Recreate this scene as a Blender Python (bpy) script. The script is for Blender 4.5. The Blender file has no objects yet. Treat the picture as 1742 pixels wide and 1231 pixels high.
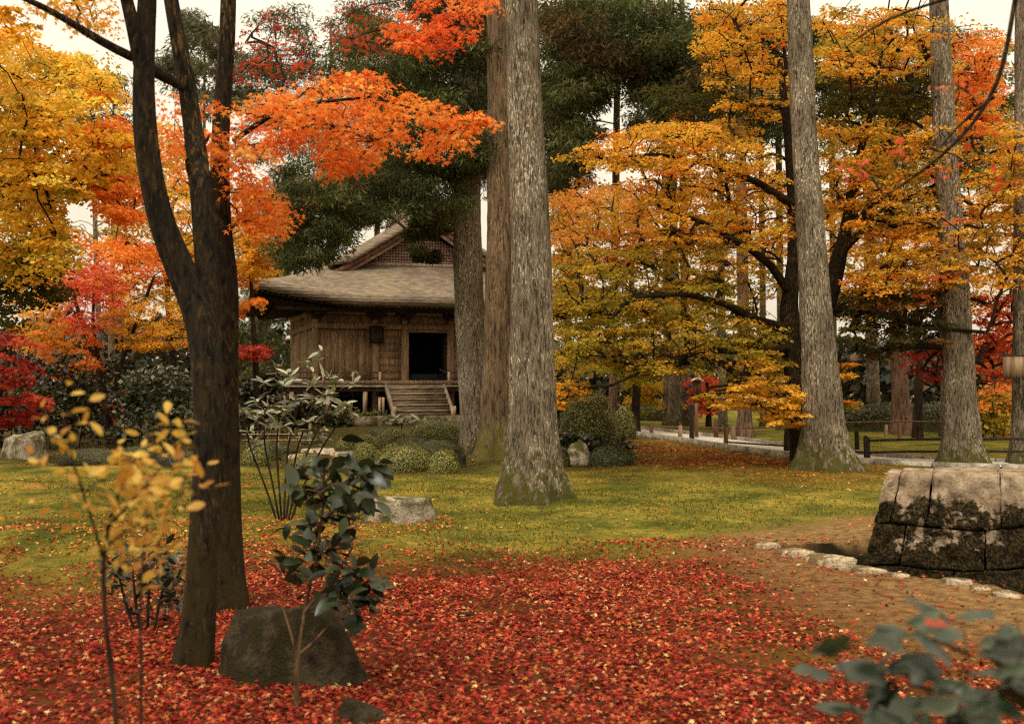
import bpy, bmesh, math
import numpy as np
from mathutils import Vector

# ------------------------------------------------------------------ scene, camera, sky, sun
sc = bpy.context.scene
COL = sc.collection
EYE, FPX, CX, HY = 1.7, 1900.0, 871.0, 650.0      # eye height, focal length in photo pixels, centre column, horizon row
cam_d = bpy.data.cameras.new('camera'); cam = bpy.data.objects.new('camera', cam_d); COL.objects.link(cam)
cam.location = (0, 0, EYE); cam.rotation_euler = (math.radians(90), 0, 0)
cam_d.sensor_width = 36; cam_d.lens = 36 * FPX / 1742
cam_d.shift_y = (HY - 615.5) / 1742
cam_d.clip_end = 2000; cam_d.clip_start = 0.05
cam_d.dof.use_dof = True; cam_d.dof.focus_distance = 13.5; cam_d.dof.aperture_fstop = 2.6
sc.camera = cam
SUN_EL, SUN_AZ = math.radians(52), math.radians(205)   # soft sun behind thin cloud; azimuth clockwise from +Y
w = bpy.data.worlds.new('World'); sc.world = w; w.use_nodes = True
nt = w.node_tree; nt.nodes.clear()
wo = nt.nodes.new('ShaderNodeOutputWorld'); bg = nt.nodes.new('ShaderNodeBackground')
sky = nt.nodes.new('ShaderNodeTexSky'); sky.sky_type = 'NISHITA'; sky.sun_disc = False
sky.sun_elevation = SUN_EL; sky.sun_rotation = SUN_AZ; sky.air_density = 1.0; sky.dust_density = 4.0
mixw = nt.nodes.new('ShaderNodeMix'); mixw.data_type = 'RGBA'; mixw.inputs[0].default_value = 0.88
mixw.inputs[7].default_value = (10.5, 9.2, 6.9, 1)     # overcast cloud sheet, warm white
wtc = nt.nodes.new('ShaderNodeTexCoord'); wsx = nt.nodes.new('ShaderNodeSeparateXYZ'); nt.links.new(wtc.outputs['Generated'], wsx.inputs[0])
wmr = nt.nodes.new('ShaderNodeMapRange'); wmr.inputs[1].default_value = 0; wmr.inputs[2].default_value = 1; wmr.inputs[3].default_value = .62; wmr.inputs[4].default_value = 1.75
nt.links.new(wsx.outputs[2], wmr.inputs[0])                     # standard overcast: the cloud sheet is about three times as bright overhead as at the horizon
wml = nt.nodes.new('ShaderNodeMix'); wml.data_type = 'RGBA'; wml.blend_type = 'MULTIPLY'; wml.inputs[0].default_value = 1
nt.links.new(sky.outputs[0], mixw.inputs[6]); nt.links.new(mixw.outputs[2], wml.inputs[6]); nt.links.new(wmr.outputs[0], wml.inputs[7]); nt.links.new(wml.outputs[2], bg.inputs[0])
bg.inputs[1].default_value = 0.1
nt.links.new(bg.outputs[0], wo.inputs[0])
sun_d = bpy.data.lights.new('sun', 'SUN'); sun_d.energy = 1.5; sun_d.angle = math.radians(14); sun_d.color = (1, .93, .82)
sun = bpy.data.objects.new('sun', sun_d); COL.objects.link(sun)
sd = Vector((math.sin(SUN_AZ) * math.cos(SUN_EL), math.cos(SUN_AZ) * math.cos(SUN_EL), math.sin(SUN_EL)))
sun.rotation_euler = (-sd).to_track_quat('-Z', 'Y').to_euler(); sun.location = sd * 60
vs = sc.view_settings; vs.view_transform = 'Standard'; vs.look = 'None'; vs.gamma = 1; vs.exposure = 0.45
vs.use_curve_mapping = False
sc.render.engine = 'CYCLES'
cy = sc.cycles; cy.use_denoising = False; cy.use_adaptive_sampling = True; cy.adaptive_threshold = 0.015; sc.cycles.filter_width = 1.2
try: cy.denoiser = 'OPENIMAGEDENOISE'
except Exception: pass
cy.max_bounces = 6; cy.diffuse_bounces = 3; cy.glossy_bounces = 2; cy.transmission_bounces = 4

# ------------------------------------------------------------------ helpers
R = np.random.default_rng(11)
def srgb(r, g, b):
    c = np.array([r, g, b], float) / 255
    return np.where(c <= .04045, c / 12.92, ((c + .055) / 1.055) ** 2.4)
def at(px, py, d):                        # a photo pixel at distance d -> a point of the place
    return np.array([(px - CX) / FPX * d, d, EYE - (py - HY) / FPX * d])
def gd(px, py):                           # a photo pixel -> a point on level ground
    d = FPX * EYE / (py - HY)
    return np.array([(px - CX) / FPX * d, d])
def vnoise(p, seed=0):
    p = np.asarray(p, float); i = np.floor(p).astype(np.int64); f = p - i; f = f * f * (3 - 2 * f)
    def h(ix, iy, iz):
        n = (ix * 374761393 + iy * 668265263 + iz * 2147483647 + seed * 144665) & 0xffffffff
        n = ((n ^ (n >> 13)) * 1274126177) & 0xffffffff
        return ((n ^ (n >> 16)) & 0xffff) / 65535.0
    r = 0
    for a in (0, 1):
        for b in (0, 1):
            for c in (0, 1):
                wgt = (f[:, 0] if a else 1 - f[:, 0]) * (f[:, 1] if b else 1 - f[:, 1]) * (f[:, 2] if c else 1 - f[:, 2])
                r = r + wgt * h(i[:, 0] + a, i[:, 1] + b, i[:, 2] + c)
    return r * 2 - 1
def fbm(p, oct=4, seed=0):
    p = np.asarray(p, float); r = 0; a = 1
    for k in range(oct):
        r = r + a * vnoise(p * 2 ** k + k * 17.3, seed + k); a *= .5
    return r
def inpoly(P, poly):
    x, y = P[:, 0], P[:, 1]; c = np.zeros(len(P), bool); n = len(poly); j = n - 1
    for i in range(n):
        xi, yi = poly[i]; xj, yj = poly[j]
        m = ((yi > y) != (yj > y)) & (x < (xj - xi) * (y - yi) / (yj - yi + 1e-12) + xi)
        c ^= m; j = i
    return c
def gpoly(pts): return [tuple(gd(*p)) for p in pts]
def distpoly(P, poly, closed=True):
    best = np.full(len(P), 1e9); n = len(poly)
    for i in range(n if closed else n - 1):
        a = np.array(poly[i]); b = np.array(poly[(i + 1) % n]); ab = b - a
        t = np.clip(((P - a) @ ab) / (ab @ ab + 1e-12), 0, 1)
        best = np.minimum(best, np.linalg.norm(P - a - t[:, None] * ab, axis=1))
    return best
def mesh(name, V, F, col=None, smooth=False):
    """V (n,3); F list of index arrays (each (m,3) or (m,4)); col per vertex (n,3)"""
    me = bpy.data.meshes.new(name)
    V = np.asarray(V, np.float32)
    if not isinstance(F, list): F = [F]
    F = [np.asarray(f, np.int32) for f in F if len(f)]
    li = np.concatenate([f.ravel() for f in F]); tot = np.concatenate([np.full(len(f), f.shape[1], np.int32) for f in F])
    st = np.concatenate([[0], np.cumsum(tot)[:-1]]).astype(np.int32)
    me.vertices.add(len(V)); me.vertices.foreach_set('co', V.ravel())
    me.loops.add(len(li)); me.loops.foreach_set('vertex_index', li)
    me.polygons.add(len(st)); me.polygons.foreach_set('loop_start', st)
    if smooth: me.polygons.foreach_set('use_smooth', np.ones(len(st), bool))
    me.update(calc_edges=True); me.validate()
    if col is not None:
        a = me.color_attributes.new('Col', 'FLOAT_COLOR', 'POINT')
        c4 = np.ones((len(V), 4), np.float32); c4[:, :3] = col
        a.data.foreach_set('color', c4.ravel())
    return me
class MB:
    def __init__(s): s.V = []; s.F3 = []; s.F4 = []; s.C = []; s.n = 0
    def add(s, V, F, col=None):
        V = np.asarray(V, float); F = np.asarray(F, np.int64)
        (s.F3 if F.shape[1] == 3 else s.F4).append(F + s.n); s.V.append(V); s.n += len(V)
        if col is not None: s.C.append(np.broadcast_to(col, (len(V), 3)))
        return s
    def box(s, x0, x1, y0, y1, z0, z1):
        V = [(x, y, z) for z in (z0, z1) for y in (y0, y1) for x in (x0, x1)]
        return s.add(V, [(0, 2, 3, 1), (4, 5, 7, 6), (0, 1, 5, 4), (2, 6, 7, 3), (0, 4, 6, 2), (1, 3, 7, 5)])
    def bar(s, a, b, wd, ht):
        """a box from a to b, wd wide, ht high"""
        a = np.array(a, float); b = np.array(b, float); d = b - a; d /= np.linalg.norm(d)
        up = np.array([0, 0, 1.]) if abs(d[2]) < .95 else np.array([0, 1., 0])
        x = np.cross(d, up); x /= np.linalg.norm(x); u = np.cross(x, d)
        V = [p + i * x * wd / 2 + j * u * ht / 2 for p in (a, b) for j in (-1, 1) for i in (-1, 1)]
        return s.add(V, [(0, 2, 3, 1), (4, 5, 7, 6), (0, 1, 5, 4), (2, 6, 7, 3), (0, 4, 6, 2), (1, 3, 7, 5)])
    def tube(s, P, r, k=6, col=None, cap=True):
        V, F = tube(P, r, k); s.add(V, F, col)
        if cap:
            c = [P[-1]]; n0 = len(V) - k
            V2 = np.vstack([V[n0:], c]); s.add(V2, [(i, (i + 1) % k, k) for i in range(k)], col)
        return s
    def obj(s, name, mat, parent=None, off=(0, 0, 0), smooth=False):
        V = np.vstack(s.V) - np.array(off)
        F = []
        if s.F3: F.append(np.vstack(s.F3))
        if s.F4: F.append(np.vstack(s.F4))
        return link(name, mesh(name, V, F, np.vstack(s.C) if s.C else None, smooth), mat, parent)
def tube(P, r, k=6):
    P = np.asarray(P, float); n = len(P); r = np.broadcast_to(r, (n,))
    T = np.gradient(P, axis=0); T /= np.linalg.norm(T, axis=1)[:, None] + 1e-12
    ref = np.array([1., 0, 0]) if abs(T[0, 0]) < .8 else np.array([0, 1., 0])
    u = np.cross(T[0], ref); u /= np.linalg.norm(u)
    ang = np.arange(k) * 2 * math.pi / k; ca, sa = np.cos(ang), np.sin(ang)
    V = np.empty((n, k, 3))
    for i in range(n):
        u = u - T[i] * (u @ T[i]); u /= np.linalg.norm(u) + 1e-12; v = np.cross(T[i], u)
        V[i] = P[i] + r[i] * (ca[:, None] * u + sa[:, None] * v)
    i = np.arange(n - 1)[:, None] * k; j = np.arange(k)[None]; j2 = (j + 1) % k
    F = np.stack([i + j, i + j2, i + k + j2, i + k + j], -1).reshape(-1, 4)
    return V.reshape(-1, 3), F
def link(name, me, mat=None, parent=None):
    o = bpy.data.objects.new(name, me); COL.objects.link(o)
    if mat is not None and me is not None and not len(me.materials): me.materials.append(mat)
    if parent is not None: o.parent = parent
    return o
def tag(o, label=None, cat=None, group=None, kind=None):
    for k, v in (('label', label), ('category', cat), ('group', group), ('kind', kind)):
        if v: o[k] = v
    return o
def thing(name, label, cat, loc, rz=0, group=None):
    o = bpy.data.objects.new(name, None); COL.objects.link(o); o.empty_display_size = .2
    o.location = tuple(map(float, loc)); o.rotation_euler = (0, 0, rz)
    return tag(o, label, cat, group)
def resample(P, step):
    P = np.asarray(P, float); seg = np.linalg.norm(np.diff(P[:, :3], axis=0), axis=1); s = np.concatenate([[0], np.cumsum(seg)])
    n = max(3, int(s[-1] / step) + 1); t = np.linspace(0, s[-1], n)
    # smooth (Catmull-Rom like) via linear then blur
    Q = np.stack([np.interp(t, s, P[:, k]) for k in range(P.shape[1])], 1)
    for _ in range(3):
        Q[1:-1] = Q[1:-1] * .5 + (Q[:-2] + Q[2:]) * .25
    return Q

# ------------------------------------------------------------------ materials
def newmat(name):
    m = bpy.data.materials.new(name); m.use_nodes = True; n = m.node_tree.nodes; n.clear()
    o = n.new('ShaderNodeOutputMaterial'); b = n.new('ShaderNodeBsdfPrincipled')
    m.node_tree.links.new(b.outputs[0], o.inputs[0]); return m, m.node_tree, b, o
def nd(t, kind, **kw):
    n = t.nodes.new(kind)
    for k, v in kw.items(): setattr(n, k, v)
    return n
def coords(t, scale=(1, 1, 1), kind='Object'):
    tc = nd(t, 'ShaderNodeTexCoord'); mp = nd(t, 'ShaderNodeMapping'); mp.inputs['Scale'].default_value = scale
    t.links.new(tc.outputs[kind], mp.inputs[0]); return mp.outputs[0]
def noise(t, vec, scale, detail=4, rough=.6, dist=0):
    n = nd(t, 'ShaderNodeTexNoise'); n.inputs['Scale'].default_value = scale; n.inputs['Detail'].default_value = detail
    n.inputs['Roughness'].default_value = rough; n.inputs['Distortion'].default_value = dist
    if vec is not None: t.links.new(vec, n.inputs['Vector'])
    return n.outputs['Fac']
def ramp(t, fac, stops, sq=.62):
    r = nd(t, 'ShaderNodeValToRGB'); e = r.color_ramp.elements
    while len(e) < len(stops): e.new(.5)
    for el, (p, c) in zip(e, stops):
        el.position = .5 + (p - .5) * sq; el.color = (*c, 1) if len(np.shape(c)) else (c, c, c, 1)
    t.links.new(fac, r.inputs[0]); return r.outputs[0]
def mixc(t, fac, a, b, mode='MIX'):
    m = nd(t, 'ShaderNodeMix', data_type='RGBA', blend_type=mode)
    for s, v in ((0, fac), (6, a), (7, b)):
        if isinstance(v, bpy.types.NodeSocket): t.links.new(v, m.inputs[s])
        elif s == 0: m.inputs[0].default_value = v
        else: m.inputs[s].default_value = (*v, 1)
    return m.outputs[2]
def math_(t, op, a, b=0.5, clamp=False):
    m = nd(t, 'ShaderNodeMath', operation=op, use_clamp=clamp)
    for s, v in ((0, a), (1, b)):
        if isinstance(v, bpy.types.NodeSocket): t.links.new(v, m.inputs[s])
        else: m.inputs[s].default_value = v
    return m.outputs[0]
def bump(t, b, h, strength, dist):
    n = nd(t, 'ShaderNodeBump'); n.inputs['Strength'].default_value = strength; n.inputs['Distance'].default_value = dist
    t.links.new(h, n.inputs['Height']); t.links.new(n.outputs[0], b.inputs['Normal'])
def leafmat(name, transl=.35, rough=.5, spec=.3, gain=1.0):
    m, t, b, o = newmat(name)
    a = nd(t, 'ShaderNodeAttribute', attribute_name='Col')
    n = noise(t, coords(t), 30, 2)
    c = mixc(t, 1, a.outputs['Color'], ramp(t, n, [(.3, .8 * gain), (.7, 1.12 * gain)]), 'MULTIPLY')
    t.links.new(c, b.inputs['Base Color']); b.inputs['Roughness'].default_value = rough
    b.inputs['Specular IOR Level'].default_value = spec
    tr = nd(t, 'ShaderNodeBsdfTranslucent'); t.links.new(c, tr.inputs[0])
    mx = nd(t, 'ShaderNodeMixShader'); mx.inputs[0].default_value = transl
    t.links.new(b.outputs[0], mx.inputs[1]); t.links.new(tr.outputs[0], mx.inputs[2]); t.links.new(mx.outputs[0], o.inputs[0])
    return m
def objleafmat(name, c1, c2, transl=.3, rough=.4, spec=.5):
    m, t, b, o = newmat(name)
    oi = nd(t, 'ShaderNodeObjectInfo')
    c = ramp(t, oi.outputs['Random'], [(0, c1), (1, c2)], 1)
    n = noise(t, coords(t), 14, 3)
    c = mixc(t, 1, c, ramp(t, n, [(.3, .7), (.75, 1.2)]), 'MULTIPLY')
    t.links.new(c, b.inputs['Base Color']); b.inputs['Roughness'].default_value = rough; b.inputs['Specular IOR Level'].default_value = spec
    tr = nd(t, 'ShaderNodeBsdfTranslucent'); t.links.new(c, tr.inputs[0])
    mx = nd(t, 'ShaderNodeMixShader'); mx.inputs[0].default_value = transl
    t.links.new(b.outputs[0], mx.inputs[1]); t.links.new(tr.outputs[0], mx.inputs[2]); t.links.new(mx.outputs[0], o.inputs[0])
    return m
def barkmat(name, dark, mid, pale, pale_amt=.5, moss=None, zs=.12, sc_=26, bd=.04):
    m, t, b, o = newmat(name)
    v = coords(t, (1, 1, zs)); f = noise(t, v, sc_, 6, .65, .4)
    v2 = coords(t, (1, 1, .25)); l = noise(t, v2, sc_ * 1.7, 5, .7)
    big = noise(t, coords(t, (1, 1, .5)), 2.2, 3)
    c = ramp(t, f, [(.32, dark), (.52, mid), (.72, np.array(mid) * 1.35)])
    lf = math_(t, 'MULTIPLY', ramp(t, l, [(.56, 0.0), (.66, 1.0)]), ramp(t, big, [(.38, .25), (.62, 1.0)]))
    c = mixc(t, math_(t, 'MULTIPLY', lf, pale_amt), c, pale)
    c = mixc(t, 1, c, ramp(t, big, [(.3, .78), (.7, 1.15)]), 'MULTIPLY')
    if moss is not None:
        sx = nd(t, 'ShaderNodeSeparateXYZ'); t.links.new(coords(t), sx.inputs[0])
        mz = math_(t, 'SUBTRACT', 1.0, math_(t, 'DIVIDE', sx.outputs[2], moss[1]), True)
        mn = noise(t, coords(t, (1, 1, .6)), 9, 5)
        mf = ramp(t, math_(t, 'ADD', math_(t, 'MULTIPLY', mz, .32), math_(t, 'MULTIPLY', mn, 1.0)), [(.66, 0.0), (.80, 1.0)], 1)
        c = mixc(t, mf, c, moss[0])
    t.links.new(c, b.inputs['Base Color']); b.inputs['Roughness'].default_value = .92; b.inputs['Specular IOR Level'].default_value = .15
    bump(t, b, f, .9, bd); return m
def stonemat(name, c1, c2, dark=(.03, .025, .018), moss=None, sc_=6, mossamt=.5, top=True):
    m, t, b, o = newmat(name)
    v = coords(t); n = noise(t, v, sc_, 7, .65); n2 = noise(t, v, sc_ * 6, 4); n3 = noise(t, v, sc_ * .5, 4)
    c = ramp(t, n, [(.3, c1), (.68, c2)])
    c = mixc(t, ramp(t, n2, [(.62, 0.0), (.7, .7)]), c, dark)
    if moss is not None:
        mf = ramp(t, n3, [(mossamt - .08, 1.0), (mossamt + .08, 0.0)])
        c = mixc(t, mf, c, moss)
    t.links.new(c, b.inputs['Base Color']); b.inputs['Roughness'].default_value = .95; b.inputs['Specular IOR Level'].default_value = .15
    bump(t, b, math_(t, 'ADD', n, math_(t, 'MULTIPLY', n2, .5)), 1, .05); return m
def woodmat(name, c1, c2, grain=(14, 14, 1.2), rough=.85, bd=.004):
    m, t, b, o = newmat(name)
    v = coords(t, grain); n = noise(t, v, 1.6, 3, .55, .6); big = noise(t, coords(t), .9, 3)
    oi = nd(t, 'ShaderNodeObjectInfo')
    c = ramp(t, n, [(.3, c1), (.7, c2)])
    c = mixc(t, 1, c, ramp(t, big, [(.3, .75), (.7, 1.15)]), 'MULTIPLY')
    c = mixc(t, 1, c, ramp(t, oi.outputs['Random'], [(0, .82), (1, 1.12)], 1), 'MULTIPLY')
    t.links.new(c, b.inputs['Base Color']); b.inputs['Roughness'].default_value = rough; b.inputs['Specular IOR Level'].default_value = .2
    bump(t, b, n, .6, bd); return m
M = {}
M['leaf'] = leafmat('maple_leaf', .5, .7, .12)
M['litter'] = leafmat('fallen_leaf', .12, .8, .12, .9)
M['needle'] = leafmat('cedar_needle', .2, .7, .15)
M['ever'] = leafmat('evergreen_leaf', .2, .4, .45)
M['moss_tuft'] = leafmat('moss_blade', .3, .8, .1)
M['bark_cedar'] = barkmat('cedar_bark_grey', srgb(58, 48, 37), srgb(114, 101, 83), srgb(206, 196, 176), .8, (srgb(74, 70, 28), 1.1), .17, 30, .05)
M['bark_cedar_brown'] = barkmat('cedar_bark_brown', srgb(52, 37, 27), srgb(104, 84, 62), srgb(164, 150, 126), .4, (srgb(86, 80, 32), 1.5))
M['bark_far'] = barkmat('cedar_bark_far', srgb(66, 48, 38), srgb(118, 92, 74), srgb(156, 138, 118), .4, None)
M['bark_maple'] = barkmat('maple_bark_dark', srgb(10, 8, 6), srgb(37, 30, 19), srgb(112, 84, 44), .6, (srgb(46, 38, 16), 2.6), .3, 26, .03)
M['bark_twig'] = barkmat('maple_bark_twig', srgb(24, 18, 14), srgb(50, 38, 28), srgb(80, 66, 50), .2, None, .3, 14, .01)
M['bark_stem'] = barkmat('brown_stem', srgb(52, 38, 26), srgb(96, 74, 50), srgb(126, 104, 76), .3, None, .3, 14, .01)
M['bark_pale'] = barkmat('grey_twig_bark', srgb(60, 50, 44), srgb(104, 92, 80), srgb(130, 120, 106), .2, None, .3, 14, .01)

# ------------------------------------------------------------------ leaf shapes
def star5():
    a = [(180, .1), (-122, .55), (-88, .3), (-60, .88), (-28, .34), (0, 1.0), (28, .34), (60, .88), (88, .3), (122, .55)]
    V = [(0, 0, .06)] + [(r * math.sin(math.radians(t)), r * math.cos(math.radians(t)), -.16 * r * r) for t, r in a]
    return np.array(V), np.array([(0, i, i % 10 + 1) for i in range(1, 11)])
STAR = star5()
def star5t():
    V, F = [], []
    for a, r in ((0, 1.), (62, .9), (-62, .9), (122, .55), (-122, .55)):
        a = math.radians(a); d = np.array([math.sin(a), math.cos(a)]); q = np.array([d[1], -d[0]])
        for p, z in ((d * -.14 + q * .24, .03), (d * r, -.16 * r * r), (d * -.14 - q * .24, .03)): V.append((*p, z))
        F.append((len(V) - 3, len(V) - 2, len(V) - 1))
    return np.array(V), np.array(F)
STAR5T = star5t()
TRI = (np.array([(0, -.3, 0), (-.9, .35, -.1), (-.25, .3, .05), (0, 1., -.1), (.25, .3, .05), (.9, .35, -.1)]),
       np.array([(0, 2, 1), (0, 3, 2), (0, 4, 3), (0, 5, 4)]))
KITE = (np.array([(0, -.6, 0), (-.42, 0, .08), (0, .6, 0), (.42, 0, .08)]), np.array([(0, 2, 1), (0, 3, 2)]))
NEEDLE = (np.array([(0, -.5, 0), (.1, 0, .03), (0, .55, -.06), (-.1, 0, .03)]), np.array([(0, 1, 2), (0, 2, 3)]))
WIDE = (np.array([(0, -.55, 0), (-.8, .25, -.08), (0, .85, 0), (.8, .25, -.08)]), np.array([(0, 2, 1), (0, 3, 2)]))
BLADE = (np.array([(-.25, 0, 0), (.25, 0, 0), (.05, 1, 0)]), np.array([(0, 1, 2)]))
def unit(v): return v / (np.linalg.norm(v, axis=-1, keepdims=True) + 1e-9)
def spray_mesh(P, N, Y, S, tmpl, C):
    """place the leaf shape at P with normal N, tip direction Y, size S and colour C"""
    V0, F0 = tmpl; n = len(P); k = len(V0)
    N = unit(N); Y = unit(Y - N * np.sum(Y * N, 1, keepdims=True)); X = np.cross(Y, N)
    V = P[:, None] + S[:, None, None] * (V0[None, :, :1] * X[:, None] + V0[None, :, 1:2] * Y[:, None] + V0[None, :, 2:] * N[:, None])
    F = (np.arange(n)[:, None, None] * k + F0[None]).reshape(-1, 3)
    return V.reshape(-1, 3), F, np.repeat(C, k, 0)
def pick(pal, n, jit=.12):
    """pal: list of (weight, rgb)"""
    wgt = np.array([p[0] for p in pal], float); idx = R.choice(len(pal), n, p=wgt / wgt.sum())
    c = np.array([srgb(*p[1]) for p in pal])[idx]
    return np.clip(c * (1 + R.normal(0, jit, (n, 1))) * (1 + R.normal(0, jit * .5, (n, 3))), .002, .95)

# ------------------------------------------------------------------ ground
CARPET = gpoly([(-900, 975), (0, 985), (150, 1000), (260, 985), (330, 955), (420, 945), (600, 962), (850, 950), (1050, 958), (1200, 940), (1265, 962), (1300, 1005),
                (1390, 1050), (1500, 1085), (1600, 1105), (1760, 1110), (2300, 1150), (3400, 2400), (-2400, 2400)])
DIRT = gpoly([(1130, 925), (1250, 900), (1380, 886), (1520, 872), (1600, 880), (1900, 890), (2300, 1000), (2300, 1150), (1760, 1115), (1600, 1110), (1480, 1085), (1360, 1035), (1260, 985), (1170, 950)])
DITCH = [(2.60, 11.95), (2.80, 11.15), (3.15, 10.40), (3.34, 10.05), (3.84, 9.45), (4.10, 8.85), (5.6, 7.6), (8, 7.4), (8, 12.2), (3.6, 12.08), (3.1, 12.02)]
ORANGE = gpoly([(1060, 755), (1150, 752), (1350, 772), (1480, 797), (1520, 806), (1420, 818), (1250, 808), (1080, 796)])
PATHL = np.array([(3.2, 40.5), (4.6, 36.0), (5.6, 31.5), (6.45, 27.0), (7.4, 23.9), (8.7, 22.2), (12, 21.2), (18, 20.6)])
BED = gpoly([(-900, 785), (60, 788), (330, 784), (420, 796), (560, 806), (800, 808), (860, 792), (960, 797), (1085, 795), (1090, 748), (1000, 712), (-1800, 712)])
MOUNDS = []          # (x, y, height, radius)
def gh(x, y):
    x = np.atleast_1d(np.asarray(x, float)); y = np.atleast_1d(np.asarray(y, float))
    P = np.stack([x, y, np.zeros_like(x)], 1)
    z = .045 * fbm(P * .55, 3, 5) * np.clip((y - 2) / 6, .2, 1)
    z = z + .02 * fbm(P * 2.1, 2, 9) * np.exp(-((y - 11) / 9) ** 2)
    z = z + .016 * fbm(P * 4.3, 2, 13) * np.exp(-((y - 12) / 7) ** 2)
    for mx, my, h, r in MOUNDS: z = z + h * np.exp(-((x - mx) ** 2 + (y - my) ** 2) / (r * r))
    P2 = P[:, :2]; d = distpoly(P2, DITCH); ins = inpoly(P2, DITCH)
    z = z - np.where(ins, np.clip(d / .06, 0, 1) * .42, 0)
    z = z * (1 - .8 * np.exp(-((x + 1.7) ** 2 + (y - 6.9) ** 2) / 2.2))      # level round the forked maple and the boulder
    return z
MOUNDS += [(*gd(900, 850), .16, 1.1), (*gd(1410, 800), .14, 1.3), (*gd(850, 785), .12, 1.4), (*gd(1640, 795), .12, 1.3),
           (*gd(60, 930), .16, .8), (*gd(230, 935), .12, .5), (*gd(1160, 800), .10, 1.6), (*gd(-200, 920), .14, .9)]
def gz(x, y): return float(gh(x, y)[0])
def gp(px, py):
    g = gd(px, py); return np.array([g[0], g[1], gz(*g)])
def axis(a0, a1, step, lo, hi, grow):
    m = list(np.arange(a0, a1, step)); s = step; v = m[-1]
    while v < hi: s *= grow; v += s; m.append(v)
    s = step; v = m[0]; L = []
    while v > lo: s *= grow; v -= s; L.append(v)
    return np.array(L[::-1] + m)
xs = axis(-6.5, 7.2, .085, -400, 400, 1.14); ys = axis(3.5, 16.0, .08, -25, 600, 1.08)
GX, GY = np.meshgrid(xs, ys); gx, gy = GX.ravel(), GY.ravel(); gzv = gh(gx, gy)
gP = np.stack([gx, gy], 1); gP3 = np.stack([gx, gy, gx * 0], 1)
warp = .35 * fbm(gP3 * .9, 4, 21)
def soft(poly, wd, wp): 
    d = distpoly(gP, poly) * np.where(inpoly(gP, poly), 1, -1) + wp
    return np.clip(d / wd * .5 + .5, 0, 1)
carpet_w = soft(CARPET, 1.4, warp); dirt_w = soft(DIRT, .4, warp * .6); or_w = soft(ORANGE, 2.5, warp * 2)
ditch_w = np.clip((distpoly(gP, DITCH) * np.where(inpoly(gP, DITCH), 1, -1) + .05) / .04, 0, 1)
nx, ny = len(xs), len(ys)
ii = (np.arange(ny - 1)[:, None] * nx + np.arange(nx - 1)[None]).ravel()
gme = mesh('ground', np.stack([gx, gy, gzv], 1), np.stack([ii, ii + 1, ii + nx + 1, ii + nx], 1),
           np.stack([np.maximum(carpet_w, 0), dirt_w, np.maximum(or_w * .8, 0)], 1), True)
a_ = gme.color_attributes.new('Ditch', 'FLOAT_COLOR', 'POINT'); dd = np.ones((len(gx), 4), np.float32); dd[:, 0] = ditch_w; dd[:, 1] = soft(BED, .5, warp)
a_.data.foreach_set('color', dd.ravel())
m, t, b, o_ = newmat('ground_moss_and_earth')
v = coords(t); A = nd(t, 'ShaderNodeAttribute', attribute_name='Col'); sp = nd(t, 'ShaderNodeSeparateColor'); t.links.new(A.outputs['Color'], sp.inputs[0])
D_ = nd(t, 'ShaderNodeAttribute', attribute_name='Ditch'); sp2 = nd(t, 'ShaderNodeSeparateColor'); t.links.new(D_.outputs['Color'], sp2.inputs[0])
n1 = noise(t, v, .8, 6, .65); n2 = noise(t, v, 9, 6, .7); n3 = noise(t, v, 60, 4, .7)
moss = ramp(t, n1, [(.3, srgb(74, 80, 32)), (.48, srgb(118, 112, 44)), (.7, srgb(158, 138, 58))])
moss = mixc(t, ramp(t, n2, [(.5, 0.0), (.68, .75)]), moss, srgb(70, 74, 24))
moss = mixc(t, 1, moss, ramp(t, n3, [(.3, .6), (.7, 1.25)]), 'MULTIPLY')
dirt = ramp(t, n2, [(.3, srgb(106, 80, 48)), (.7, srgb(156, 124, 80))])
dirt = mixc(t, 1, dirt, ramp(t, n3, [(.3, .75), (.7, 1.15)]), 'MULTIPLY')
lit = ramp(t, n2, [(.3, srgb(66, 26, 18)), (.55, srgb(104, 48, 28)), (.75, srgb(78, 66, 26))])
c = mixc(t, sp.outputs[2], moss, srgb(120, 72, 30))
c = mixc(t, sp.outputs[1], c, dirt); c = mixc(t, sp.outputs[0], c, lit)
c = mixc(t, sp2.outputs[1], c, ramp(t, n2, [(.35, srgb(50, 40, 24)), (.6, srgb(78, 70, 30)), (.75, srgb(112, 104, 40))]))
c = mixc(t, sp2.outputs[0], c, srgb(40, 34, 22))  # ditch shade painted into the ground colour, dark right up to the rim
t.links.new(c, b.inputs['Base Color']); b.inputs['Roughness'].default_value = 1; b.inputs['Specular IOR Level'].default_value = .05
bump(t, b, math_(t, 'ADD', n2, math_(t, 'MULTIPLY', n3, .5)), .9, .05)
tag(link('ground', gme, m), kind='structure')

# ------------------------------------------------------------------ the pale path behind the cedars, with kerb stones
m, t, b, _ = newmat('pale_gravel'); v = coords(t)
t.links.new(ramp(t, noise(t, v, 30, 4), [(.3, srgb(176, 166, 148)), (.7, srgb(226, 218, 202))]), b.inputs['Base Color']); b.inputs['Roughness'].default_value = .95
M['gravel'] = m
M['kerb'] = stonemat('kerb_stone', srgb(130, 120, 102), srgb(186, 176, 158), dark=(.16, .14, .11), sc_=3)
pl = resample(PATHL, .5); tn = unit(np.gradient(pl, axis=0)); nrm = np.stack([-tn[:, 1], tn[:, 0]], 1)
def strip(off0, off1, z):
    a = pl + nrm * off0; c = pl + nrm * off1; n = len(pl)
    V = np.vstack([np.column_stack([a, gh(a[:, 0], a[:, 1]) * .3 + z]), np.column_stack([c, gh(c[:, 0], c[:, 1]) * .3 + z])])
    return V, np.array([(i, i + 1, n + i + 1, n + i) for i in range(n - 1)])
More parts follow.
